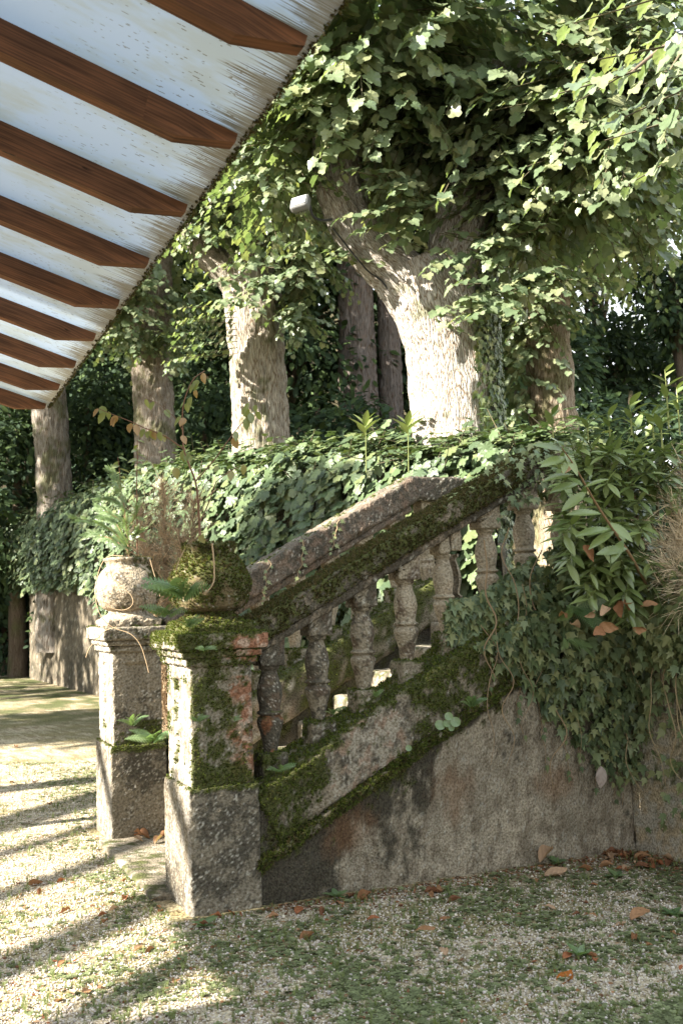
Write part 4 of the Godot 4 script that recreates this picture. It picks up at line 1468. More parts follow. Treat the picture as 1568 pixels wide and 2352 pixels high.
func build_wood() -> void:
	# redwoods
	for row in [[10.05, -18.3, 0.52, "broad straight redwood trunk left of the forked tree"], [10.85, -18.0, 0.30, "slim dark redwood trunk close beside the broad one"]]:
		var t := thing("redwood_tree", row[3], "tree", Vector3(row[0], 4.0, row[1]))
		var r: float = row[2]
		trunk(t, "trunk", [Vector3(row[0] + 0.05, 3.0, row[1] - 0.1), Vector3(row[0], 5.8, row[1]), Vector3(row[0] - 0.1, 9.0, row[1] + 0.2), Vector3(row[0] - 0.2, 14.0, row[1] + 0.3)], [r * 1.35, r, r * 0.84, r * 0.7], 72, 0.08, 0.05, bark_paint(Color(0.175, 0.155, 0.145), -0.6), 0.05)
		var needles := []
		for q in 8500:
			var o := rvec()
			var p := Vector3(row[0] - (3.0 if row[2] > 0.4 else -3.0), 14.2, row[1]) + o * Vector3(7.0, 3.6, 7.0) * pow(rng.randf(), 0.4)
			needles.append([lay(p, Vector3(o.x, -0.5, o.z) + rvec() * 0.4, Vector3(0, 1, 0) + rvec() * 0.4, rnd(0.3, 0.55)), rng.randi() % 5])
		foliage(t, needles, "wood", L.small, L.small, 0)
	# leafy backdrop: each tree and bush stands by itself on the rising ground
	var kinds := ["evergreen_tree", "woodland_tree", "woodland_shrub"]
	var rows := [
		# x, y, depth, rx, ry, rz, leaves, size, kind, label
		[820, 560, 30, 4.5, 4.0, 3.0, 3000, 0.26, 0, "dark evergreen filling the gap behind the redwoods"],
		[640, 800, 27, 3.2, 3.2, 2.5, 2600, 0.24, 0, "dark evergreen between the second pollard and the redwoods"],
		[480, 760, 29, 3.2, 3.6, 2.5, 2600, 0.24, 0, "dark evergreen behind the gap left of the second pollard"],
		[260, 760, 30, 3.6, 3.6, 2.5, 2600, 0.24, 0, "dark evergreen behind the shaded pollard"],
		[60, 780, 31, 3.6, 4.0, 2.5, 2600, 0.25, 0, "dark evergreen at the far left under the canopy"],
		[1000, 800, 29, 3.4, 3.6, 2.5, 2400, 0.25, 0, "dark evergreen behind the forked trunk"],
		[1180, 760, 27, 2.0, 3.6, 2.2, 2200, 0.24, 0, "narrow dark evergreen between the two right hand trunks"],
		[1420, 870, 30, 2.6, 1.9, 2.0, 2300, 0.22, 0, "dark blue green evergreen under the sky gap"],
		[1550, 690, 27, 1.3, 1.4, 1.5, 1500, 0.20, 0, "blue green evergreen at the right edge beside the sky gap"],
		[1360, 640, 33, 1.9, 2.8, 2.0, 650, 0.24, 1, "thin woodland tree with sky showing through its leaves"],
		[1480, 480, 34, 3.0, 1.8, 2.0, 800, 0.26, 1, "pale woodland tree high at the right edge"],
		[1540, 830, 38, 3.0, 2.2, 2.5, 600, 0.28, 1, "distant thin tree low at the right edge"],
		[1450, 940, 19, 2.6, 0.95, 1.4, 2600, 0.17, 2, "clipped dark shrub behind the laurel"],
		[1180, 950, 22, 1.4, 1.2, 1.2, 1400, 0.17, 2, "dark shrub low behind the ivy clad trunk"],
		[730, 960, 20, 2.4, 0.8, 1.4, 2400, 0.17, 2, "blue green shrub low behind the hedge by the redwoods"],
		[470, 980, 21, 1.6, 0.9, 1.3, 1800, 0.17, 2, "blue green shrub behind the hedge between two pollards"],
		[330, 920, 24, 1.6, 1.2, 1.3, 1800, 0.18, 2, "sunlit green shrub left of the shaded pollard"],
		[200, 1000, 23, 1.8, 1.3, 1.3, 1900, 0.18, 2, "dark shrub under the end of the canopy"],
		[40, 1010, 22, 1.6, 1.5, 1.3, 1900, 0.18, 2, "dark shrub at the far left behind the wall end"],
		[20, 1260, 23, 1.4, 1.1, 1.2, 1700, 0.18, 2, "dark low shrub beyond the end of the garden wall"],
		[30, 1450, 23.5, 0.9, 0.9, 0.8, 1100, 0.14, 2, "dark climber on the corner of the garden wall"]]
	for r in rows:
		var mid := at(r[0], r[1], r[2])
		var foot := Vector3(mid.x, terrace_y(mid.x, mid.z) if mid.x > 2.5 else 0.0, mid.z)
		var t := thing(kinds[r[8]], r[9], "shrub" if r[8] == 2 else "tree", foot)
		var items := []
		var rad := Vector3(r[3], r[4], r[5])
		if r[8] == 2:
			var top: float = mid.y + rad.y
			mid.y = (foot.y + top) * 0.5
			rad.y = (top - foot.y) * 0.5 + 0.1
		var paint := bark_paint(Color(0.14, 0.11, 0.08), 0.0)
		trunk(t, "stem" if r[8] == 2 else "trunk", [foot - Vector3(0, 0.4, 0), foot.lerp(mid, 0.5) + rvec() * 0.15, mid + Vector3(0, rad.y * 0.6, 0)], [0.06 + 0.05 * rad.y, 0.04 + 0.04 * rad.y, 0.04], 12, 0.3, 0.01, paint)
		if r[8] != 2:
			for q in 7:
				var o := rvec()
				o.y = absf(o.y) * 0.5 + 0.1
				trunk(t, "limb", [foot.lerp(mid, 0.45 + 0.07 * q), mid + o * rad * 0.4, mid + o * rad * 0.85], [0.09, 0.06, 0.02], 8, 0.4, 0.0, paint)
		var lumps := []
		for q in (26 if r[8] != 1 else 16):
			var o := rvec()
			lumps.append([mid + o * rad * pow(rng.randf(), 0.45), rnd(0.28, 0.5)])
		for q in (int(r[6] * 2.0) if r[8] != 1 else int(r[6])):
			var lp: Array = lumps[rng.randi() % lumps.size()]
			var o := rvec()
			var p: Vector3 = lp[0] + o * rad * lp[1] * pow(rng.randf(), 0.33) * Vector3(1, 0.7, 1)
			if p.y < foot.y:
				p.y = foot.y + rng.randf() * 0.4
			items.append([lay(p, o + Vector3(0, -0.5, 0) + rvec() * 0.6, Vector3(-0.2, 0.5, 0.5) + o * 0.5 + rvec() * 0.5, r[7] * rnd(0.7, 1.3)), rng.randi() % 5])
		foliage(t, items, "wood" if r[8] != 1 else "vine", L.small, L.small, 0)
	# low bank of undergrowth that closes the wood behind everything
	var sk := Shell.new()
	var pts := PackedVector3Array()
	var mk := func(s: float, q: float) -> Vector3:
		var ang := lerpf(-0.62, 0.72, s)
		var d := 44.0 + 10.0 * q
		var p := EYE + (Vector3(0.4226, 0, -0.9063) * cos(ang) + Vector3(0.9063, 0, 0.4226) * sin(ang)) * d
		p.y = q * (lerpf(18.0, 6.5, sm(0.13, 0.26, ang)) + 3.0 * N(p * 0.05, "mid"))
		return p
	sk.grid(60, 14, mk, false)
	var hill := part("wooded_hill", sk.finish(func(p: Vector3, _n: Vector3) -> Color: return Color(0.075, 0.065, 0.038) * (1.0 + 0.6 * N(p, "mid")), true, false), M.soil)
	hill.set_meta("kind", "structure")
	var xs := []
	var cs := []
	for k in 13000:
		var s := rng.randf()
		var q := pow(rng.randf(), 1.0)
		var p: Vector3 = mk.call(s, q)
		xs.append(lay(p + Vector3(0, rnd(0, 0.5), 0), rvec() + Vector3(0, -0.4, 0), Vector3(-0.3, 0.6, 0.6) + rvec() * 0.6, rnd(0.4, 0.9)))
		cs.append(PAL.wood[rng.randi() % 5])
	tag(many("undergrowth", L.small, M.wood, xs, cs), "far dark undergrowth closing the wood", "undergrowth")


# ------------------------------------------------------------------ hedge and climbers
func hedge_top(z: float) -> float:
	return minf(2.84 + 0.09 * (-z - 1.6), 3.55) + 0.14 * N(Vector3(0, 0, z), "big")


func build_hedge() -> void:
	for run in 2:
		var z0: float = [-1.75, -8.6][run]
		var z1: float = [-8.6, -19.0][run]
		var t := thing("vine_hedge", ["bright green broad leaved hedge spilling over the bank behind the stair", "far end of the broad leaved hedge above the grey garden wall"][run], "hedge", Vector3(3.0, 1.4, (z0 + z1) / 2.0), "hedges along the terrace edge")
		var prof := func(z: float, q: float) -> Array:   # point and outward direction on the leafy face
			var lowest := 0.35 if z > -9.5 else lerpf(0.35, 1.85, sm(-9.5, -12.5, z))
			if z > -2.5:
				lowest = 1.0
			var hi := hedge_top(z)
			var b := 0.16 * N(Vector3(q * 0.7, 2, z) * 1.0, "big") + 0.07 * N(Vector3(q, 2, z), "mid")
			var wx := wall_x(z) + (0.25 if z > -2.4 else 0.0)
			if q < 0.62:
				var k := q / 0.62
				return [Vector3(wx - 0.16 - 0.22 * sin(k * 2.6) - b, lerpf(lowest, hi - 0.28, k), z), Vector3(-0.95, 0.25 + 0.2 * k, 0.25)]
			var a := (q - 0.62) / 0.38
			return [Vector3(wx - 0.24 - b + 1.25 * a, hi - 0.28 + 0.32 * sin(minf(1.0, a * 1.6) * PI / 2.0) + b * 0.5, z), Vector3(-0.75 + a, 0.6 + 0.6 * a, 0.1)]
		# bank of earth and stems inside
		var sk := Shell.new()
		sk.grid(70, 18, func(s: float, q: float) -> Vector3:
			var r: Array = prof.call(lerpf(z0, z1, s), q)
			return r[0] - r[1].normalized() * 0.16 + 0.04 * Vector3(N(r[0], "mid"), 0, N(r[0] + Vector3(3, 3, 3), "mid")), false)
		wpart("bank", sk.finish(func(p: Vector3, _n: Vector3) -> Color: return Color(0.055, 0.05, 0.028) * (1.0 + 0.6 * N(p, "mid")), true, false), M.soil, t)
		var items := []
		var twigs := []
		var num: int = [9500, 7000][run]
		for k in num:
			var z := lerpf(z0, z1, rng.randf())
			var q := rng.randf()
			var r: Array = prof.call(z, q)
			var o: Vector3 = r[1].normalized()
			if N(r[0] * 0.9, "mid") < -0.33 and q < 0.6:
				continue
			var p: Vector3 = r[0] + o * rnd(-0.14, 0.06) + rvec() * 0.03
			if q > 0.6 and rng.randf() < 0.15:
				p.y += rnd(0.03, 0.16)
			var tip := Vector3(o.x * 0.5, -0.75, o.z * 0.5) + rvec() * 0.45
			if q > 0.7:
				tip = Vector3(-0.6, -0.2, rnd(-0.8, 0.8)) + rvec() * 0.4
			items.append([lay(p, tip, o + Vector3(0, 0.55, 0) + rvec() * 0.30, rnd(0.10, 0.18), rnd(0.85, 1.1)), rng.randi() % 5])
		for k in 90:
			var z := lerpf(z0, z1, rng.randf())
			var r: Array = prof.call(z, rnd(0.6, 0.9))
			spray(items, twigs, r[0], Vector3(rnd(-0.8, 0.4), rnd(0.2, 0.8), rnd(-0.7, 0.7)), rnd(0.25, 0.5), 6, 0.10, 0.3)
		foliage(t, items, "hedge", L.vine_flat, L.vine_flat, 300)
		twig_part(t, twigs)
	# laurel seedlings that stick out of the hedge top
	for row in [[838, 1000, 8.0, "glossy young laurel shoot standing out of the hedge left of the trunk"], [935, 1000, 7.9, "glossy young laurel shoot before the foot of the forked trunk"]]:
		var p := at(row[0], row[1], row[2])
		var t := thing("laurel_shoot", row[3], "shrub", p - Vector3(0, 0.3, 0))
		var sk := Shell.new()
		tube(sk, [p - Vector3(0, 0.3, 0), p + Vector3(0.01, 0.1, 0)], [0.006, 0.004], 6, 0.05)
		wpart("stem", sk.finish(func(_p: Vector3, _n: Vector3) -> Color: return Color(0.12, 0.14, 0.05)), M.twig, t)
		var items := []
		for k in 9:
			var a := k * 2.4
			items.append([lay(p + Vector3(0, 0.012 * k, 0), Vector3(cos(a), 0.5 + 0.1 * k, sin(a)), Vector3(-cos(a) * 0.5, 1, -sin(a) * 0.5), rnd(0.13, 0.19)), 3])
		foliage(t, items, "laurel", L.laurel, L.laurel, 20)


func dry_bush(label: String, foot: Vector3, tops: Array, num: int, spread: float, col: Color, thick: float) -> Node3D:
	var t := thing("dry_bush", label, "bush", foot)
	var xs := []
	var cs := []
	for tp in tops:
		var top: Vector3 = tp
		var sk := Shell.new()
		var bend := foot.lerp(top, 0.5) + rvec() * 0.08
		tube(sk, [foot, bend, top], [0.016, 0.010, 0.003], 6, 0.08)
		wpart("stem", sk.finish(func(p: Vector3, _n: Vector3) -> Color: return col * 0.7), M.twig, t)
		var base := xs.size()
		for k in num:
			var q := pow(rng.randf(), 0.7)
			var p := foot.lerp(bend, q * 2.0) if q < 0.5 else bend.lerp(top, q * 2.0 - 1.0)
			var d := (rvec() + (top - foot).normalized() * 0.9 + Vector3(0, 0.2, 0)).normalized()
			if k > num / 4:
				var prev: Transform3D = xs[base + rng.randi() % (xs.size() - base)]
				p = prev.origin + prev.basis.z * rnd(0.3, 1.0)
				d = (prev.basis.z.normalized() + rvec() * 0.7).normalized()
			if p.distance_to(foot.lerp(top, q)) > spread * 1.3:
				continue
			var l := rnd(0.05, 0.16) * spread / 0.25
			var b := lay(p, d, rvec(), 1.0)
			var th := rnd(0.6, 1.4) * thick
			xs.append(Transform3D(Basis(b.basis.x * th, b.basis.y * th, b.basis.z * l), p))
			cs.append(col * rnd(0.6, 1.4))
	many("twigs", L.twig, M.twig, xs, cs, t)
	return t


func build_wall_ivy() -> void:
	# ivy over the upper stair wall, the last balusters and the terrace wall
	var t := thing("ivy_mass", "dense dark ivy over the top of the stair wall and its last balusters", "ivy", Vector3(2.4, 0.9, -0.1))
	var items := []
	var low := func(x: float) -> float:   # lower edge of the ivy on the stair wall
		return lerpf(1.30, 0.42, sm(1.75, 2.85, x)) + 0.10 * N(Vector3(x, 0, 0), "mid")
	for k in 5200:
		var x := rnd(1.72, 3.1)
		var q := pow(rng.randf(), 0.8)
		var lo: float = low.call(x)
		var hi := lerpf(1.55, 2.0, sm(1.8, 2.7, x))
		var y := lerpf(lo, hi, q)
		var bulge := 0.05 + 0.26 * sin(q * 2.6) * sm(1.75, 2.5, x)
		if N(Vector3(x, y, 1) * 1.1, "mid") < -0.25 - 0.3 * q:
			continue
		var p := Vector3(x, y, -0.15 + bulge * rnd(0.2, 1.0) + (-0.14 if y > string_top(x) and x < 2.3 else 0.0))
		var o := Vector3(-0.1, 0.35, 0.9)
		items.append([lay(p, Vector3(0, -0.85, 0.2) + rvec() * 0.5, o + rvec() * 0.6, rnd(0.04, 0.105)), rng.randi() % 5])
	for k in 620:   # over the head of the handrail
		var x := rnd(1.98, 2.75)
		var p := Vector3(x, minf(rail_top(x), 2.46) + rnd(-0.28, 0.05), -0.318 + rnd(-0.17, 0.20))
		if N(p * 1.2, "mid") < 0.25 - 0.7 * sm(1.95, 2.45, x):
			continue
		items.append([lay(p + Vector3(0, 0.01, 0.03), Vector3(rnd(-0.8, 0.4), -0.6, 0.3) + rvec() * 0.4, Vector3(-0.2, 0.7, 0.6) + rvec() * 0.5, rnd(0.04, 0.085)), [1, 3, 4, 0, 3][rng.randi() % 5]])
	# strands that trail down the plaster
	var trail_x := []
	for row in [[2.22, 1.0, 0.52], [2.36, 0.95, 0.40], [2.10, 1.1, 0.72], [2.62, 0.8, 0.36], [2.74, 0.7, 0.28], [2.50, 0.85, 0.48], [1.92, 1.25, 0.95], [2.83, 0.6, 0.20]]:
		var x: float = row[0]
		var y: float = row[1]
		var sk := Shell.new()
		var pts := []
		while y > row[2]:
			pts.append(Vector3(x, y, -0.135 + rnd(0, 0.012)))
			if rng.randf() < 0.75:
				items.append([lay(pts[-1] + Vector3(0, 0, 0.012), Vector3(rnd(-0.6, 0.6), -0.7, 0.15), Vector3(0, 0.25, 0.9) + rvec() * 0.25, rnd(0.035, 0.062)), rng.randi() % 5])
			y -= rnd(0.03, 0.06)
			x += rnd(-0.016, 0.020)
		if pts.size() > 2:
			var rr := []
			for q in pts:
				rr.append(0.0022)
			tube(sk, pts, rr, 5, 0.03)
			wpart("strand", sk.finish(func(_p: Vector3, _n: Vector3) -> Color: return Color(0.20, 0.14, 0.08)), M.twig, t)
	foliage(t, items, "ivy", L.ivy, L.ivy, 300)
	for k in 15:   # bare older stems wound through the balusters and over the face
		var x := rnd(1.85, 2.95)
		var y0 := rnd(1.2, 2.1)
		var pts := []
		for q in 6:
			pts.append(Vector3(x + rnd(-0.06, 0.06), y0 - 0.16 * q, -0.09 + rnd(-0.03, 0.10) * (1.0 if x > 2.3 else 0.4)))
		var sk := Shell.new()
		var r := rnd(0.002, 0.0055)
		tube(sk, pts, [r, r, r, r, r * 0.8, r * 0.5], 5, 0.03)
		wpart("stem", sk.finish(func(_p: Vector3, _n: Vector3) -> Color: return Color(0.24, 0.17, 0.10)), M.twig, t)
	t = thing("ivy_curtain", "paler ivy hanging down the terrace wall at the right edge", "ivy", Vector3(2.9, 0.8, 0.4))
	items = []
	for k in 4800:
		var z := rnd(-0.14, 1.6)
		var q := pow(rng.randf(), 0.75)
		var lo := 0.10 + 0.4 * absf(N(Vector3(0, 0, z) * 1.4, "mid")) + 0.25 * sm(0.0, -0.12, z)
		var y := lerpf(lo, 1.75, q)
		if q < 0.6 and N(Vector3(5, y, z) * 1.4, "mid") < 0.30 - 0.5 * q:
			continue
		var bulge := 0.05 + 0.30 * sm(0.3, 0.9, q)
		var p := Vector3(2.92 - bulge * rnd(0.15, 1.0), y, z)
		items.append([lay(p, Vector3(-0.15, -0.85, 0) + rvec() * 0.5, Vector3(-0.8, 0.4, 0.35) + rvec() * 0.6, rnd(0.04, 0.09)), [1, 1, 3, 4, 4][rng.randi() % 5]])
	foliage(t, items, "ivy", L.ivy, L.ivy, 300)
	for k in 8:
		var z := rnd(-0.1, 0.5)
		var y0 := rnd(1.1, 1.7)
		var pts := []
		for q in 6:
			pts.append(Vector3(2.86 - 0.10 * sin(0.6 * (5 - q)) + rnd(-0.03, 0.03), y0 - 0.17 * q, z + rnd(-0.05, 0.05)))
		var sk := Shell.new()
		var r := rnd(0.002, 0.005)
		tube(sk, pts, [r, r, r, r, r * 0.8, r * 0.5], 5, 0.03)
		wpart("stem", sk.finish(func(_p: Vector3, _n: Vector3) -> Color: return Color(0.30, 0.23, 0.13)), M.twig, t)
	# a few ivy sprigs on the farther handrail
	var n := 0
	for row in [[1.22, 0.30, "ivy sprig low on the farther handrail beside the nearer urn"], [1.50, 0.36, "ivy sprig climbing the middle of the farther handrail"], [1.78, 0.24, "ivy sprig with bare stems high on the farther handrail"]]:
		var x: float = row[0]
		var s := thing("ivy_sprig", row[2], "ivy", Vector3(x, rail_top(x), -1.89), "ivy sprigs on the farther handrail")
		items = []
		var pts := []
		for k in 9:
			var p := Vector3(x + rnd(-0.02, 0.02) - 0.008 * k, rail_top(x) - row[1] * k / 8.0 - 0.0, -1.893 + rnd(0, 0.012))
			pts.append(p)
			items.append([lay(p, Vector3(rnd(-0.9, 0.9), -0.4, 0.2), Vector3(0, 0.3, 0.9) + rvec() * 0.3, rnd(0.035, 0.06)), 3 + rng.randi() % 2])
		var sk := Shell.new()
		tube(sk, pts, [0.004, 0.004, 0.004, 0.004, 0.003, 0.003, 0.003, 0.002, 0.002], 5, 0.03)
		wpart("stem", sk.finish(func(_p: Vector3, _n: Vector3) -> Color: return Color(0.26, 0.19, 0.11)), M.twig, s)
		foliage(s, items, "ivy", L.ivy, L.ivy, 30)
	# small leaves creeping on the upper part of the nearer handrail
	var s2 := thing("ivy_sprig", "small leaved creeper along the top of the nearer handrail", "ivy", Vector3(2.0, rail_top(2.0), -0.3))
	items = []
	for k in 80:
		var x := 1.72 + 0.62 * rng.randf()
		var p := Vector3(x, rail_top(x) + 0.012, -0.318 + rnd(-0.15, 0.12))
		items.append([lay(p, Vector3(rnd(-1, 1), -0.1, rnd(-1, 1)), Vector3(-0.3, 1, 0.1) + rvec() * 0.3, rnd(0.025, 0.05)), 3 + rng.randi() % 2])
	foliage(s2, items, "ivy", L.ivy, L.ivy, 100)


func shoot(items: Array, from: Vector3, dir: Vector3, length: float, n: int, size: float, t: Node3D, rad := 0.006, col := Color(0.12, 0.14, 0.05)) -> void:
	var d := dir.normalized()
	var end := from + d * length + Vector3(0, -0.12 * length, 0)
	var sk := Shell.new()
	tube(sk, [from, from + d * length * 0.55, end], [rad, rad * 0.8, rad * 0.4], 6, 0.06)
	wpart("shoot", sk.finish(func(_p: Vector3, _n: Vector3) -> Color: return col), M.twig, t)
	var side := d.cross(Vector3.UP).normalized()
	var up := side.cross(d)
	for k in n:
		var q := 0.25 + 0.75 * (k + 0.5) / n
		var p := from + d * length * q + Vector3(0, -0.12 * length * q * q, 0)
		var a := k * 2.4
		var o := side * cos(a) + up * sin(a) * 0.55
		items.append([lay(p, d * rnd(0.4, 0.9) + o + Vector3(0, -0.12, 0), Vector3.UP + d * 0.2 - o * 0.15 + rvec() * 0.2, size * rnd(0.7, 1.15)), rng.randi() % 5])


func build_laurel() -> void:
	var t := thing("laurel_bush", "glossy cherry laurel leaning over the corner of the terrace wall", "shrub", Vector3(3.1, 1.35, 0.2))
	var items := []
	var core := at(1420, 1180, 5.75)
	var foot := Vector3(3.15, 1.3, 0.25)
	for k in 5:
		var sk := Shell.new()
		tube(sk, [foot + Vector3(0, 0, 0.05 * k), foot.lerp(core, 0.6) + rvec() * 0.08, core + rvec() * 0.3], [0.020, 0.014, 0.007], 8, 0.08)
		wpart("stem", sk.finish(func(_p: Vector3, _n: Vector3) -> Color: return Color(0.10, 0.08, 0.045)), M.twig, t)
	for k in 165:
		var x := rnd(1270, 1560)
		var y := rnd(985, 1390)
		# outline of the bush in elevation: wide above, a hanging tongue of leaves below
		var left := 1275.0 if y < 1240 else lerpf(1275, 1370, (y - 1240) / 150.0)
		if x < left or (y > 1150 and x > 1510):
			x = lerpf(left, 1480, rng.randf())
		var p := at(x, y, 5.55 + rnd(-0.15, 0.45))
		var o := (p - core - Vector3(0.15, 0.1, -0.2)).normalized()
		shoot(items, p - o * 0.14, o * 0.7 + Vector3(-0.25, rnd(-0.25, 0.35), 0.45) + rvec() * 0.35, rnd(0.18, 0.3), 9, 0.122, t, 0.005)
	# tall upright shoots at the right edge
	for row in [[1535, 985, 5.3, 0.36], [1500, 1010, 5.4, 0.16], [1270, 1010, 5.6, 0.16], [1560, 1000, 5.5, 0.30], [1450, 1000, 5.6, 0.2], [1400, 1010, 5.7, 0.16], [1350, 1010, 5.7, 0.14], [1520, 1030, 5.2, 0.2]]:
		shoot(items, at(row[0], row[1], row[2]), Vector3(-0.06, 1.0, 0.05), row[3], 8, 0.12, t, 0.005, Color(0.2, 0.22, 0.08))
	foliage(t, items, "laurel", L.laurel, L.laurel, 300)
	# chestnut seedling with long ribbed leaves
	var base := at(1455, 1290, 5.35)
	t = thing("chestnut_sapling", "young chestnut with long ribbed toothed leaves reaching over the rail end", "shrub", Vector3(2.9, 1.35, 0.3))
	var sk := Shell.new()
	var axis := [Vector3(2.95, 1.35, 0.2), base, at(1370, 1160, 5.2), at(1318, 1070, 5.1), at(1290, 1030, 5.05)]
	tube(sk, axis, [0.010, 0.008, 0.006, 0.004, 0.003], 7, 0.05)
	wpart("stem", sk.finish(func(_p: Vector3, _n: Vector3) -> Color: return Color(0.16, 0.10, 0.05)), M.twig, t)
	items = []
	for row in [[1292, 1035, 1232, 1015, 0.22, 0], [1300, 1050, 1245, 1062, 0.24, 1], [1318, 1090, 1200, 1098, 0.25, 1], [1310, 1065, 1185, 1045, 0.25, 3], [1300, 1050, 1290, 1100, 0.16, 3], [1296, 1040, 1335, 1095, 0.19, 3], [1330, 1110, 1215, 1130, 0.22, 0], [1345, 1130, 1270, 1180, 0.22, 1], [1380, 1180, 1245, 1165, 0.25, 1], [1400, 1215, 1265, 1225, 0.25, 0], [1410, 1220, 1320, 1270, 0.22, 1], [1440, 1260, 1290, 1270, 0.24, 4], [1400, 1200, 1470, 1250, 0.2, 1], [1430, 1240, 1380, 1330, 0.2, 0], [1295, 1030, 1250, 975, 0.17, 3], [1340, 1120, 1400, 1090, 0.18, 1]]:
		var p := at(row[0], row[1], 5.12)
		var e := at(row[2], row[3], 5.0 + rnd(-0.1, 0.1))
		items.append([lay(p, e - p, Vector3(-0.25, 0.75, 0.55) + rvec() * 0.18, row[4] * 0.76), row[5]])
	foliage(t, items, "laurel", L.chestnut, L.chestnut, 40)
	# dead leaves caught in the laurel
	var caught := 0
	for row in [[1420, 1380, 5.4, 0.15], [1375, 1435, 5.4, 0.13], [1445, 1400, 5.4, 0.14], [1395, 1400, 5.35, 0.12], [1360, 1400, 5.4, 0.11], [1300, 1410, 5.5, 0.12], [1330, 1440, 5.5, 0.12], [1335, 1255, 5.3, 0.13], [1450, 1440, 5.4, 0.11], [1385, 1450, 5.35, 0.14], [1470, 1395, 5.4, 0.12], [1290, 1085, 5.2, 0.09]]:
		var o := part("dead_leaf", L["dead%d" % (rng.randi() % 4)], single_mats.dry[[3, 1, 0][rng.randi() % 3]], self, lay(at(row[0], row[1], row[2]), Vector3(rnd(-1.0, 1.0), rnd(-0.9, 0.2), 0.3), Vector3(-0.3, 0.4, 0.9) + rvec() * 0.9, row[3] * 0.8, 1.3))
		tag(o, ordinal(caught) + " crumpled dead leaf caught under the laurel, counting down from the hanging pair", "leaf", "dead leaves caught in the laurel")
		caught += 1


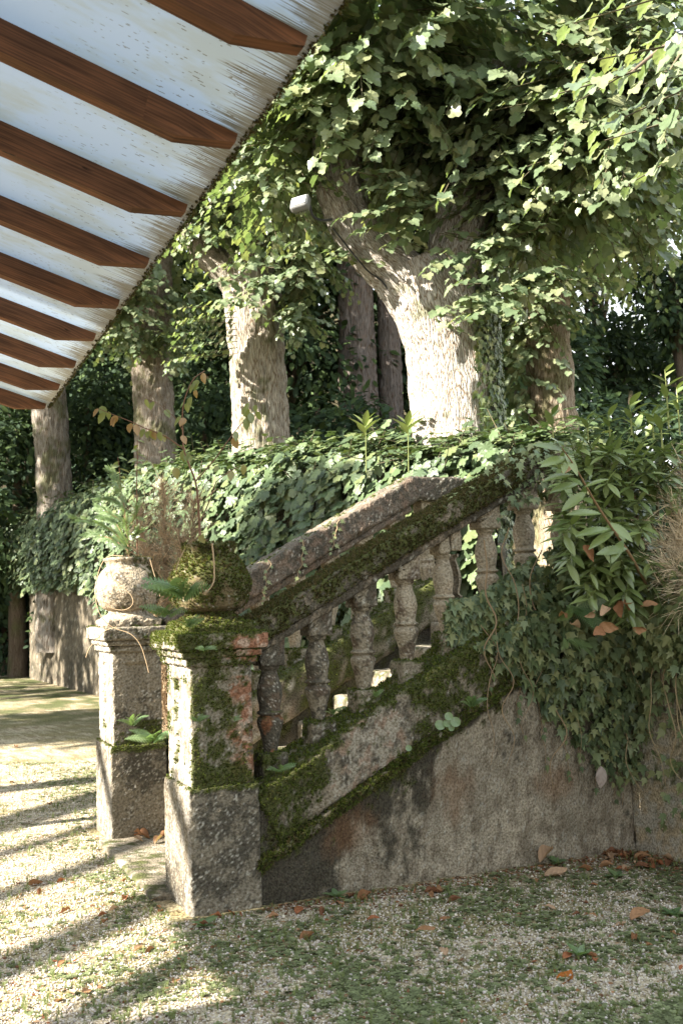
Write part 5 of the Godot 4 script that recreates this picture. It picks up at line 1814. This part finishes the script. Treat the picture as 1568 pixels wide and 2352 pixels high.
func build_urn_plants() -> void:
	# birch sapling in the nearer urn
	var d := 5.13
	var t := thing("birch_sapling", "thin red stemmed birch sapling with few yellowing leaves in the mossy urn", "sapling", at(460, 1238, d))
	var stems := [
		[[[460, 1240], [458, 1201], [455, 1150], [449, 1106], [434, 1066], [422, 1030], [420, 990], [420, 940], [430, 900], [447, 868], [470, 852]], 0.0065],
		[[[422, 1030], [412, 1024], [385, 1005], [359, 993], [330, 982], [305, 970], [275, 958], [252, 949], [225, 938]], 0.0042],
		[[[449, 1106], [470, 1082], [491, 1058], [515, 1025], [535, 997], [557, 970], [577, 946]], 0.0042],
		[[[458, 1201], [468, 1180], [482, 1150], [496, 1109], [515, 1092], [535, 1078], [560, 1066]], 0.0036],
		[[[457, 1170], [460, 1140], [470, 1115], [488, 1098]], 0.0025],
		[[[420, 990], [405, 962], [385, 945], [360, 925], [330, 915]], 0.002]]
	var items := []
	for s in stems:
		var pts := []
		var rr := []
		for k in s[0].size():
			pts.append(at(s[0][k][0], s[0][k][1], d + 0.02 * sin(k * 1.3)))
			rr.append(s[1] * (1.0 - 0.75 * k / s[0].size()))
		var sk := Shell.new()
		tube(sk, pts, rr, 7, 0.02)
		wpart("stem", sk.finish(func(p: Vector3, _n: Vector3) -> Color: return Color(0.15, 0.085, 0.055) * (1.0 + 0.4 * N(p, "tiny"))), M.twig, t)
	for r in [[418, 1000], [425, 960], [416, 955], [430, 925], [436, 912], [448, 895], [446, 880], [452, 872], [466, 856], [375, 998], [365, 992], [352, 990], [345, 985], [340, 990], [330, 985], [312, 975], [300, 972], [270, 955], [262, 960], [250, 945], [240, 948], [226, 938], [235, 932], [335, 916], [352, 922], [380, 940], [420, 1035], [430, 1040], [402, 1074], [437, 1045], [575, 948], [565, 960], [540, 990], [535, 1005], [500, 1070], [530, 1080], [560, 1067], [570, 925], [560, 935], [585, 930], [590, 945], [458, 1230], [468, 1228]]:
		items.append([lay(at(r[0], r[1], d + rnd(-0.03, 0.03)), Vector3(rnd(-0.7, 0.4), -0.8, rnd(-0.2, 0.5)), Vector3(-0.5, 0.4, 0.8) + rvec() * 0.6, rnd(0.042, 0.070)), [0, 1, 2, 0, 3][rng.randi() % 5]])
	foliage(t, items, "birch", L.birch, L.birch, 60)
	# seedlings in the farther urn
	d = 6.7
	t = thing("conifer_seedling", "feathery green conifer seedling rooted in the bare stone urn", "sapling", at(297, 1276, d))
	items = []
	for s in [[[297, 1278], [292, 1220], [285, 1160], [272, 1110], [256, 1080]], [[295, 1270], [270, 1230], [235, 1205], [200, 1195], [170, 1190]], [[295, 1265], [262, 1240], [230, 1230], [210, 1228]], [[290, 1200], [262, 1185], [240, 1172], [225, 1165]], [[287, 1170], [265, 1150], [245, 1145], [228, 1148]], [[292, 1215], [310, 1190], [318, 1160]], [[294, 1240], [315, 1225], [330, 1215]], [[296, 1255], [275, 1215], [258, 1195], [240, 1192]]]:
		var pts := []
		var rr := []
		for k in s.size():
			pts.append(at(s[k][0], s[k][1], d + 0.05 * sin(k * 1.1 + s[1][0])))
			rr.append(0.005 * (1.0 - 0.7 * k / s.size()))
		var sk := Shell.new()
		tube(sk, pts, rr, 6, 0.02)
		wpart("stem", sk.finish(func(_p: Vector3, _n: Vector3) -> Color: return Color(0.17, 0.11, 0.06)), M.twig, t)
		for k in range(1, s.size()):
			for q in 11:
				var p: Vector3 = pts[k - 1].lerp(pts[k], (q + 0.5) / 11.0)
				var along: Vector3 = (pts[k] - pts[k - 1]).normalized()
				items.append([lay(p, along + Vector3(-0.25, 0.0, 0.2) + rvec() * 0.5, Vector3(-0.2, 0.6, 0.7) + rvec() * 0.4, rnd(0.05, 0.095)), [3, 1, 3, 0, 1][rng.randi() % 5]])
	foliage(t, items, "fern", L.thuja, L.thuja, 280, "spray")
	t = thing("leafy_seedling", "upright seedling with browned leaf edges behind the conifer seedling", "sapling", at(316, 1270, d + 0.05))
	items = []
	for s in [[[316, 1272], [315, 1200], [314, 1120], [316, 1060], [316, 1011]], [[300, 1262], [285, 1180], [278, 1126], [276, 1090], [271, 1050]]]:
		var pts := []
		var rr := []
		for k in s.size():
			pts.append(at(s[k][0], s[k][1], d + 0.05))
			rr.append(0.0042 * (1.0 - 0.6 * k / s.size()))
		var sk := Shell.new()
		tube(sk, pts, rr, 6, 0.02)
		wpart("stem", sk.finish(func(_p: Vector3, _n: Vector3) -> Color: return Color(0.15, 0.075, 0.05)), M.twig, t)
		for k in 17:
			var q := 0.12 + 0.88 * k / 16.0
			var j := mini(3, int(q * 4.0))
			var p: Vector3 = pts[j].lerp(pts[j + 1], clampf(q * 4.0 - j, 0, 1))
			var a := k * 2.4
			items.append([lay(p, Vector3(cos(a), -0.25, sin(a) * 0.6), Vector3(-0.2, 0.9, 0.4) + rvec() * 0.4, rnd(0.05, 0.085)), [0, 1, 3, 1, 4][rng.randi() % 5]])
	foliage(t, items, "birch", L.ovate, L.ovate, 60)
	# dry tendrils on both urns
	var tend := [
		["dry stem arching from the rim of the pale urn down past its left side", 6.4, [[283, 1277], [250, 1278], [232, 1300], [222, 1340], [222, 1385], [236, 1420], [262, 1442], [300, 1456], [322, 1480], [336, 1520], [342, 1545]]],
		["dry stem looped round the belly of the pale urn", 6.36, [[252, 1290], [256, 1320], [275, 1345], [300, 1365], [306, 1385], [290, 1400], [260, 1398], [236, 1380]]],
		["dry stem hanging straight from the right rim of the pale urn", 6.4, [[345, 1285], [355, 1320], [364, 1350], [368, 1370]]],
		["thick pale root hanging down the face of the mossy urn", 4.89, [[487, 1248], [490, 1275], [492, 1310], [491, 1335], [482, 1352], [470, 1364]]],
		["thin dry stem slanting down the left of the mossy urn", 4.90, [[424, 1262], [414, 1282], [404, 1310]]],
		["thin dry stem sticking out left of the farther pillar cap", 6.4, [[268, 1440], [240, 1450], [222, 1470], [205, 1490], [198, 1510]]]]
	for row in tend:
		var pts := []
		var rr := []
		for k in row[2].size():
			pts.append(at(row[2][k][0], row[2][k][1], row[1]))
			rr.append(0.0042 if row[1] < 5.0 and row[2].size() > 4 else 0.0026)
		var sk := Shell.new()
		tube(sk, pts, rr, 6, 0.02)
		var o := thing("dry_vine", row[0], "vine", pts[0])
		wpart("stem", sk.finish(func(_p: Vector3, _n: Vector3) -> Color: return Color(0.36, 0.26, 0.16)), M.twig, o)


func fern(label: String, root: Vector3, face: Vector3, num: int, size: float, shape: String, spread := 1.0) -> void:
	var t := thing("fern", label, "fern", root)
	for k in num:
		var a := (k + 0.5) / num * 2.0 - 1.0
		var side := face.cross(Vector3.UP).normalized()
		var d := face * (1.1 - 0.6 * absf(a)) + side * a * spread * 1.2 + Vector3(0, rnd(0.1, 0.55), 0)
		part("frond", L[shape], single_mats.fern[rng.randi() % 5], t, lay(Vector3.ZERO, d, Vector3(0, 0.75, 0) + face * 0.9 + rvec() * 0.3, size * rnd(0.75, 1.1)))


func ordinal(k: int) -> String:
	var ones := ["first", "second", "third", "fourth", "fifth", "sixth", "seventh", "eighth", "ninth", "tenth", "eleventh", "twelfth", "thirteenth", "fourteenth", "fifteenth", "sixteenth", "seventeenth", "eighteenth", "nineteenth"]
	if k < 19:
		return ones[k]
	var tens: String = ["twent", "thirt", "fort"][(k + 1) / 10 - 2]
	return tens + "ieth" if (k + 1) % 10 == 0 else tens + "y-" + ones[(k + 1) % 10 - 1]


func build_small() -> void:
	var left := Vector3(-0.72, 0.1, 0.65).normalized()
	fern("bushy fern with broad fronds growing between the two urns", at(425, 1372, 4.93), left, 11, 0.23, "polypody", 1.3)
	fern("low fern spray hanging left of the mossy urn's foot", at(392, 1412, 4.98), left, 7, 0.16, "polypody", 1.3)
	fern("small pale fern on the mossy cap of the nearer pillar", at(430, 1440, 4.85), Vector3(0.1, 0.3, 0.95), 6, 0.09, "polypody")
	fern("fern spilling from the moss ledge of the farther pillar", at(355, 1700, 6.15), Vector3(-0.5, 0.1, 0.86), 7, 0.20, "frond", 1.4)
	fern("tiny fern in the corner of the farther pillar's sunk panel", at(305, 1665, 6.3), Vector3(-0.2, 0.3, 0.93), 5, 0.12, "frond")
	fern("small fern high on the mossy face of the nearer pillar", at(470, 1490, 4.76), Vector3(0.1, -0.25, 0.95), 5, 0.07, "frond")
	fern("small fern halfway down the mossy face of the nearer pillar", at(452, 1655, 4.83), Vector3(0.0, 0.1, 0.95), 6, 0.08, "frond", 1.3)
	fern("tiny fern beside the bare brick of the nearer pillar", at(537, 1655, 4.95), Vector3(0.1, 0.1, 0.95), 4, 0.06, "frond")
	fern("dark fern at the foot of the string beside the nearer pillar", at(640, 1770, 5.05), Vector3(0.2, 0.1, 0.95), 6, 0.10, "polypody", 1.4)
	fern("bright fern tuft on the string below the second baluster", at(762, 1640, 5.2), Vector3(0.0, 0.3, 0.9), 6, 0.08, "polypody")
	fern("bright polypody fern at the upper end of the wall ledge", at(1080, 1622, 5.5), Vector3(-0.1, 0.35, 0.9), 8, 0.10, "polypody")
	fern("long fern hanging in the ivy below the laurel", at(1318, 1395, 5.6), Vector3(-0.1, -0.7, 0.6), 5, 0.24, "frond", 0.7)
	fern("fern frond pair hanging lower in the ivy", at(1300, 1470, 5.6), Vector3(0.15, -0.7, 0.6), 4, 0.17, "frond", 0.9)
	fern("fern tuft on the string near the third baluster", at(860, 1600, 5.3), Vector3(0.0, 0.4, 0.9), 5, 0.07, "polypody")
	# round leaves of pennywort on the ledge
	var t := thing("pennywort", "five round pale green pennywort leaves on the wall ledge", "plant", at(1030, 1665, 5.4))
	for r in [[1010, 1665, 0.042], [1030, 1645, 0.034], [1026, 1661, 0.032], [1045, 1658, 0.042], [1036, 1672, 0.026], [938, 1718, 0.026]]:
		var sk := Shell.new()
		sk.grid(18, 3, func(s: float, q: float) -> Vector3: return Vector3(cos(s * TAU) * q * 0.5, -0.12 * (1.0 - q * q) + 0.03 * sin(s * TAU * 5.0) * q, sin(s * TAU) * q * 0.5), true)
		part("leaf", sk.finish(func(p: Vector3, _n: Vector3) -> Color: return Color.WHITE * (1.5 if p.length() < 0.17 else 1.0), true, false), single_mats.fern[3], t, t.global_transform.affine_inverse() * lay(at(r[0], r[1], 5.36), Vector3(0, -0.8, 0.4), Vector3(-0.35, 0.55, 0.8) + rvec() * 0.15, r[2] * 1.35))
	# fallen leaves, one by one
	var spots := [
		["large tan leaf leaning against the foot of the plaster wall", 1202, 1962, 0.16, 3, 0.5], ["broad tan leaf lying flat on the gravel before the plaster wall", 1275, 2005, 0.15, 3, 0.1],
		["bright orange curled leaf alone on the gravel at lower right", 1298, 2248, 0.125, 5, 0.1], ["glossy red brown leaf among the weeds right of the nearer pillar", 706, 2160, 0.11, 0, 0.4],
		["dark rolled leaf on the sunlit gravel at lower left", 352, 2192, 0.11, 2, 0.6], ["upright rust leaf on the mossy gravel at the left", 78, 2040, 0.12, 0, 0.7],
		["pink brown leaf in the sun before the stair foot", 270, 2060, 0.10, 1, 0.5], ["orange brown leaf propped in the weeds under the wall", 1010, 2045, 0.10, 1, 0.8],
		["leaf folded upright in the gravel left of the lone orange leaf", 975, 2140, 0.11, 1, 0.8], ["brown leaf lying right of centre towards the terrace wall", 1470, 2105, 0.14, 1, 0.3],
		["red leaf in shadow at the foot of the plaster wall", 835, 2065, 0.12, 0, 0.3], ["pale lilac dead leaf caught in ivy at the wall corner", 1382, 1800, 0.13, 6, 0.0]]
	single_mats.dry.append(M.dry.duplicate())
	single_mats.dry[5].albedo_color = lin(0.34, 0.11, 0.02)
	single_mats.dry.append(M.dry.duplicate())
	single_mats.dry[6].albedo_color = lin(0.38, 0.31, 0.27)
	for s in spots:
		var p := EYE + (at(s[1], s[2], 1.0) - EYE) * ((EYE.y - ground_y(1, 0)) / (EYE.y - at(s[1], s[2], 1.0).y))
		var nrm: Vector3 = Vector3(rnd(-0.3, 0.3), 1, rnd(-0.3, 0.3)) + Vector3(-0.4, 0, 0.9) * s[5]
		var tip := Vector3(rnd(0.6, 1.0), 0.1, rnd(-0.6, 0.3))
		if s[2] == 1800:
			p = at(1378, 1785, 6.0)
			nrm = Vector3(-0.5, 0.1, 0.9)
			tip = Vector3(-0.1, -1.0, 0.0)
		elif s[2] == 1962:
			p.z = -0.09
			p.y = 0.02
		var o := part("fallen_leaf", L["dead%d" % (rng.randi() % 4)], single_mats.dry[s[4]], self, lay(p - tip.normalized() * s[3] * 0.5, tip, nrm, s[3], 1.15))
		tag(o, s[0], "leaf", "fallen leaves")
	var zones := [
		["small brown fallen leaf on the sunlit court gravel, counting out from the pillar", 40, 420, 1990, 2330, 15, 0.06], ["small brown fallen leaf along the foot of the stair wall, counting from the pillar", 620, 1450, 2000, 2110, 22, 0.07],
		["brown fallen leaf in the drift by the wall corner, counting from the pillar", 1330, 1560, 1915, 1985, 34, 0.095], ["fallen leaf on the open shaded gravel, counting out from the pillar", 700, 1540, 2110, 2330, 10, 0.06],
		["fallen leaf among the weeds before the stair foot, counting out from the pillar", 200, 470, 2000, 2120, 13, 0.065], ["fallen leaf on the far court behind the pillars, counting from the near end", 20, 210, 1620, 1850, 9, 0.10],
		["crisp fallen leaf heaped on the lowest stone step, counting from the pillar", 290, 372, 1885, 1945, 14, 0.12]]
	for zn in zones:
		var made := []
		for k in zn[5]:
			var px := rnd(zn[1], zn[2])
			var py := rnd(zn[3], zn[4])
			var gy := 0.035 if zn[5] == 14 else 0.004
			var ray := at(px, py, 1.0) - EYE
			var p := EYE + ray * ((EYE.y - gy) / -ray.y)
			if zn[5] != 14:
				p.y = ground_y(p.x, p.z)
			if p.z < -0.1 and p.x > 0.05 and zn[5] != 14:
				p.z = -0.08 + rnd(0, 0.15)
			var tip := Vector3(rnd(-1, 1), 0.05, rnd(-1, 1))
			made.append([p.distance_to(Vector3(0.28, 0, -0.3)), lay(p, tip, Vector3(rnd(-0.3, 0.3), 1, rnd(-0.3, 0.3)), zn[6] * rnd(0.5, 1.25), rnd(0.8, 1.3))])
		made.sort_custom(func(x, y): return x[0] < y[0])
		for k in made.size():
			var o := part("fallen_leaf", L["dead%d" % (rng.randi() % 4)], single_mats.dry[rng.randi() % 5], self, made[k][1])
			tag(o, ordinal(k) + " " + zn[0], "leaf", "fallen leaves")
	# larger weeds by the terrace wall
	for row in [[1415, 2000, "dandelion like rosette on the gravel near the terrace wall"], [1540, 2085, "broad leaved weed at the right edge of the gravel"], [1330, 2185, "small leafy weed on the gravel below the terrace wall"], [1235, 1955, "young upright weed at the foot of the plaster wall"], [470, 2128, "leafy weed at the front corner of the nearer pillar"], [700, 2010, "leafy weed at the foot of the dark plaster"]]:
		var ray := at(row[0], row[1], 1.0) - EYE
		var p := EYE + ray * (EYE.y / -ray.y)
		p.y = ground_y(p.x, p.z)
		if p.z < -0.1 and p.x > 0.05:
			p.z = -0.1
		var t2 := thing("weed", row[2], "weed", p)
		for k in 8:
			var a := k * 2.4
			part("leaf", L.ovate, single_mats.fern[rng.randi() % 5], t2, lay(Vector3(0, 0.005, 0), Vector3(cos(a), rnd(0.2, 0.9), sin(a)), Vector3(-cos(a) * 0.6, 1, -sin(a) * 0.6), rnd(0.04, 0.085)))


func overhang() -> void:
	# leafy branch hanging into the top right corner, close to the camera
	var t := thing("overhanging_branch", "near leafy branch reaching into the picture from the upper right", "branch", at(1700, 60, 4.4))
	var sk := Shell.new()
	var pts := [at(1760, -60, 4.4), at(1640, 40, 4.4), at(1520, 110, 4.35), at(1420, 190, 4.3)]
	tube(sk, pts, [0.018, 0.013, 0.009, 0.004], 8, 0.06)
	wpart("limb", sk.finish(func(_p: Vector3, _n: Vector3) -> Color: return Color(0.12, 0.09, 0.06)), M.twig, t)
	var items := []
	var twigs := []
	for r in [[1640, 40, -0.9, -0.25], [1600, 80, -0.8, -0.5], [1560, 100, -0.9, 0.1], [1520, 120, -0.9, -0.4], [1500, 130, -0.8, -0.1], [1470, 160, -0.9, -0.3], [1600, 60, -0.4, -0.7], [1660, 20, -0.3, -0.8], [1580, 200, -0.8, -0.3], [1600, 260, -0.9, -0.2], [1620, 320, -0.9, -0.4], [1560, -20, -0.9, -0.1], [1620, 160, -0.9, -0.2]]:
		spray(items, twigs, at(r[0], r[1], 4.4 + rnd(-0.3, 0.3)), Vector3(0.9063, 0, 0.4226) * r[2] + Vector3(0, r[3] * 0.6, 0) + Vector3(-0.4226, 0, 0.9063) * rnd(-0.3, 0.5), rnd(0.35, 0.55), 8, 0.125, 0.25)
	foliage(t, items, "vine", L.vine, L.vine, 120)
	twig_part(t, twigs)


func build_shade() -> void:
	# what stands to the left of the picture and shades parts of it: the house with its overhanging upper floor, three garden trees, a timber frame
	var hm := mat(lin(0.45, 0.42, 0.36), 0.9, false)
	var t := thing("house", "pale rendered house with a screened upper balcony behind the canopy", "house", Vector3(-7.2, 0, 5.0))
	var sk := Shell.new()
	rbox(sk, Vector3(2.8, 7.1, 9.0), Vector3(-7.2, 3.55, 5.40), 0.6, 0.02, 0.0)
	wpart("wall", sk.finish(null, false, true), hm, t)
	sk = Shell.new()
	rbox(sk, Vector3(0.14, 3.7, 1.06), Vector3(-5.88, 5.25, 0.375), 0.4, 0.02, 0.0)
	wpart("balcony_screen", sk.finish(null, false, true), hm, t)
	sk = Shell.new()
	rbox(sk, Vector3(0.10, 1.75, 0.56), Vector3(-5.88, 6.22, -0.44), 0.4, 0.02, 0.0)
	wpart("balcony_awning", sk.finish(null, false, true), hm, t)
	sk = Shell.new()
	rbox(sk, Vector3(3.2, 0.16, 10.8), Vector3(-7.2, 7.25, 4.65), 0.6, 0.02, 0.0)
	wpart("roof", sk.finish(null, false, true), mat(lin(0.25, 0.12, 0.08), 0.9, false), t)
	for r in [[-9.0, -4.4, 8.5, 2.0, 0.75, 1.6, 420, "flat crowned garden tree beyond the canopy"], [-9.0, -8.5, 6.7, 2.2, 2.5, 2.1, 680, "round crowned garden tree left of the court"], [-8.6, -14.2, 9.8, 3.0, 5.2, 3.3, 900, "tall garden tree left of the far court"], [-8.0, -21.0, 9.8, 3.6, 6.0, 3.6, 900, "tallest garden tree far left of the court"], [-3.0, -27.0, 9.0, 4.0, 6.5, 3.6, 900, "tall garden tree closing the far end of the court"]]:
		var foot := Vector3(r[0], 0, r[1])
		var mid := Vector3(r[0], r[2], r[1])
		var tr := thing("garden_tree", r[7], "tree", foot)
		var paint := bark_paint(Color(0.25, 0.2, 0.15), 0.0)
		trunk(tr, "trunk", [foot, foot + Vector3(0.05, r[2] * 0.5, 0.1), mid], [0.22, 0.17, 0.10], 16, 0.3, 0.01, paint)
		for q in 6:
			var o := rvec()
			trunk(tr, "limb", [foot + Vector3(0, r[2] * (0.55 + 0.06 * q), 0), mid + o * Vector3(r[3], r[4], r[5]) * 0.45, mid + o * Vector3(r[3], r[4], r[5]) * 0.9], [0.09, 0.06, 0.02], 8, 0.4, 0.0, paint)
		var items := []
		var twigs := []
		crown(items, twigs, mid, Vector3(r[3], r[4], r[5]), r[6], 12, 0.2, 0.6, 0.1)
		foliage(tr, items, "vine", L.vine_rest, L.vine_rest, 0)
	t = thing("timber_frame", "open timber frame with slanting struts beside the house", "frame", Vector3(-9.3, 0, -1.0))
	for k in 5:
		var z := 0.75 - 0.92 * k
		sk = Shell.new()
		var w: float = [0.10, 0.13, 0.09, 0.07, 0.2][k]
		tube(sk, [Vector3(-9.3, 4.05, z + 1.15), Vector3(-9.3, 5.05, z + 0.08 * sin(k * 2.0)), Vector3(-9.3, 6.05, z - 1.3)], [w, w * 0.9, w * 0.8], 8, 0.2)
		wpart("strut", sk.finish(func(_p: Vector3, _n: Vector3) -> Color: return Color(0.2, 0.12, 0.07)), M.twig, t)
	for z in [1.7, -4.6]:
		sk = Shell.new()
		rbox(sk, Vector3(0.14, 4.6, 0.14), Vector3(-9.3, 2.3, z), 0.3, 0.01, 0.0)
		wpart("post", sk.finish(func(_p: Vector3, _n: Vector3) -> Color: return Color(0.2, 0.12, 0.07)), M.twig, t)


func _ready() -> void:
	rng.seed = 20240
	build_light()
	mk_noise("d1", 22.0, 2, 1)
	mk_noise("d2", 5.0, 2, 2)
	mk_noise("chip", 9.0, 2, 3)
	mk_noise("big", 1.5, 3, 4)
	mk_noise("mid", 7.0, 3, 5)
	mk_noise("tiny", 34.0, 3, 6)
	mk_noise("spot", 55.0, 2, 7)
	mk_noise("lump", 2.2, 2, 8)
	mk_noise("bark", 15.0, 1, 9, FastNoiseLite.TYPE_SIMPLEX_SMOOTH, true)
	mk_noise("rough", 30.0, 3, 10)
	make_shapes()
	make_materials()
	var steps := [build_ground, build_canopy, build_stair, crown_tree, build_wood, build_hedge, build_wall_ivy, build_laurel, build_urn_plants, build_small, spot_lamp, overhang, build_shade]
	for s in steps:
		var t0 := Time.get_ticks_msec()
		s.call()
		print(s.get_method(), " ", Time.get_ticks_msec() - t0)
	dry_bush("dead brown conifer standing before the hedge behind the two urns", Vector3(1.46, 0.0, -5.45), [Vector3(1.38, 2.75, -5.4), Vector3(1.15, 2.5, -5.5), Vector3(1.68, 2.6, -5.3), Vector3(1.5, 2.2, -5.2), Vector3(1.25, 2.0, -5.4), Vector3(1.6, 1.9, -5.3)], 2600, 0.36, Color(0.33, 0.24, 0.15), 0.0030)
	dry_bush("dead straw coloured shrub at the right edge before the laurel", Vector3(3.0, 1.35, 0.72), [Vector3(2.60, 2.02, 0.72), Vector3(2.64, 1.84, 0.66), Vector3(2.74, 2.22, 0.72), Vector3(2.58, 1.68, 0.68), Vector3(2.68, 1.55, 0.70), Vector3(2.8, 2.36, 0.76)], 850, 0.24, Color(0.56, 0.45, 0.30), 0.0018)
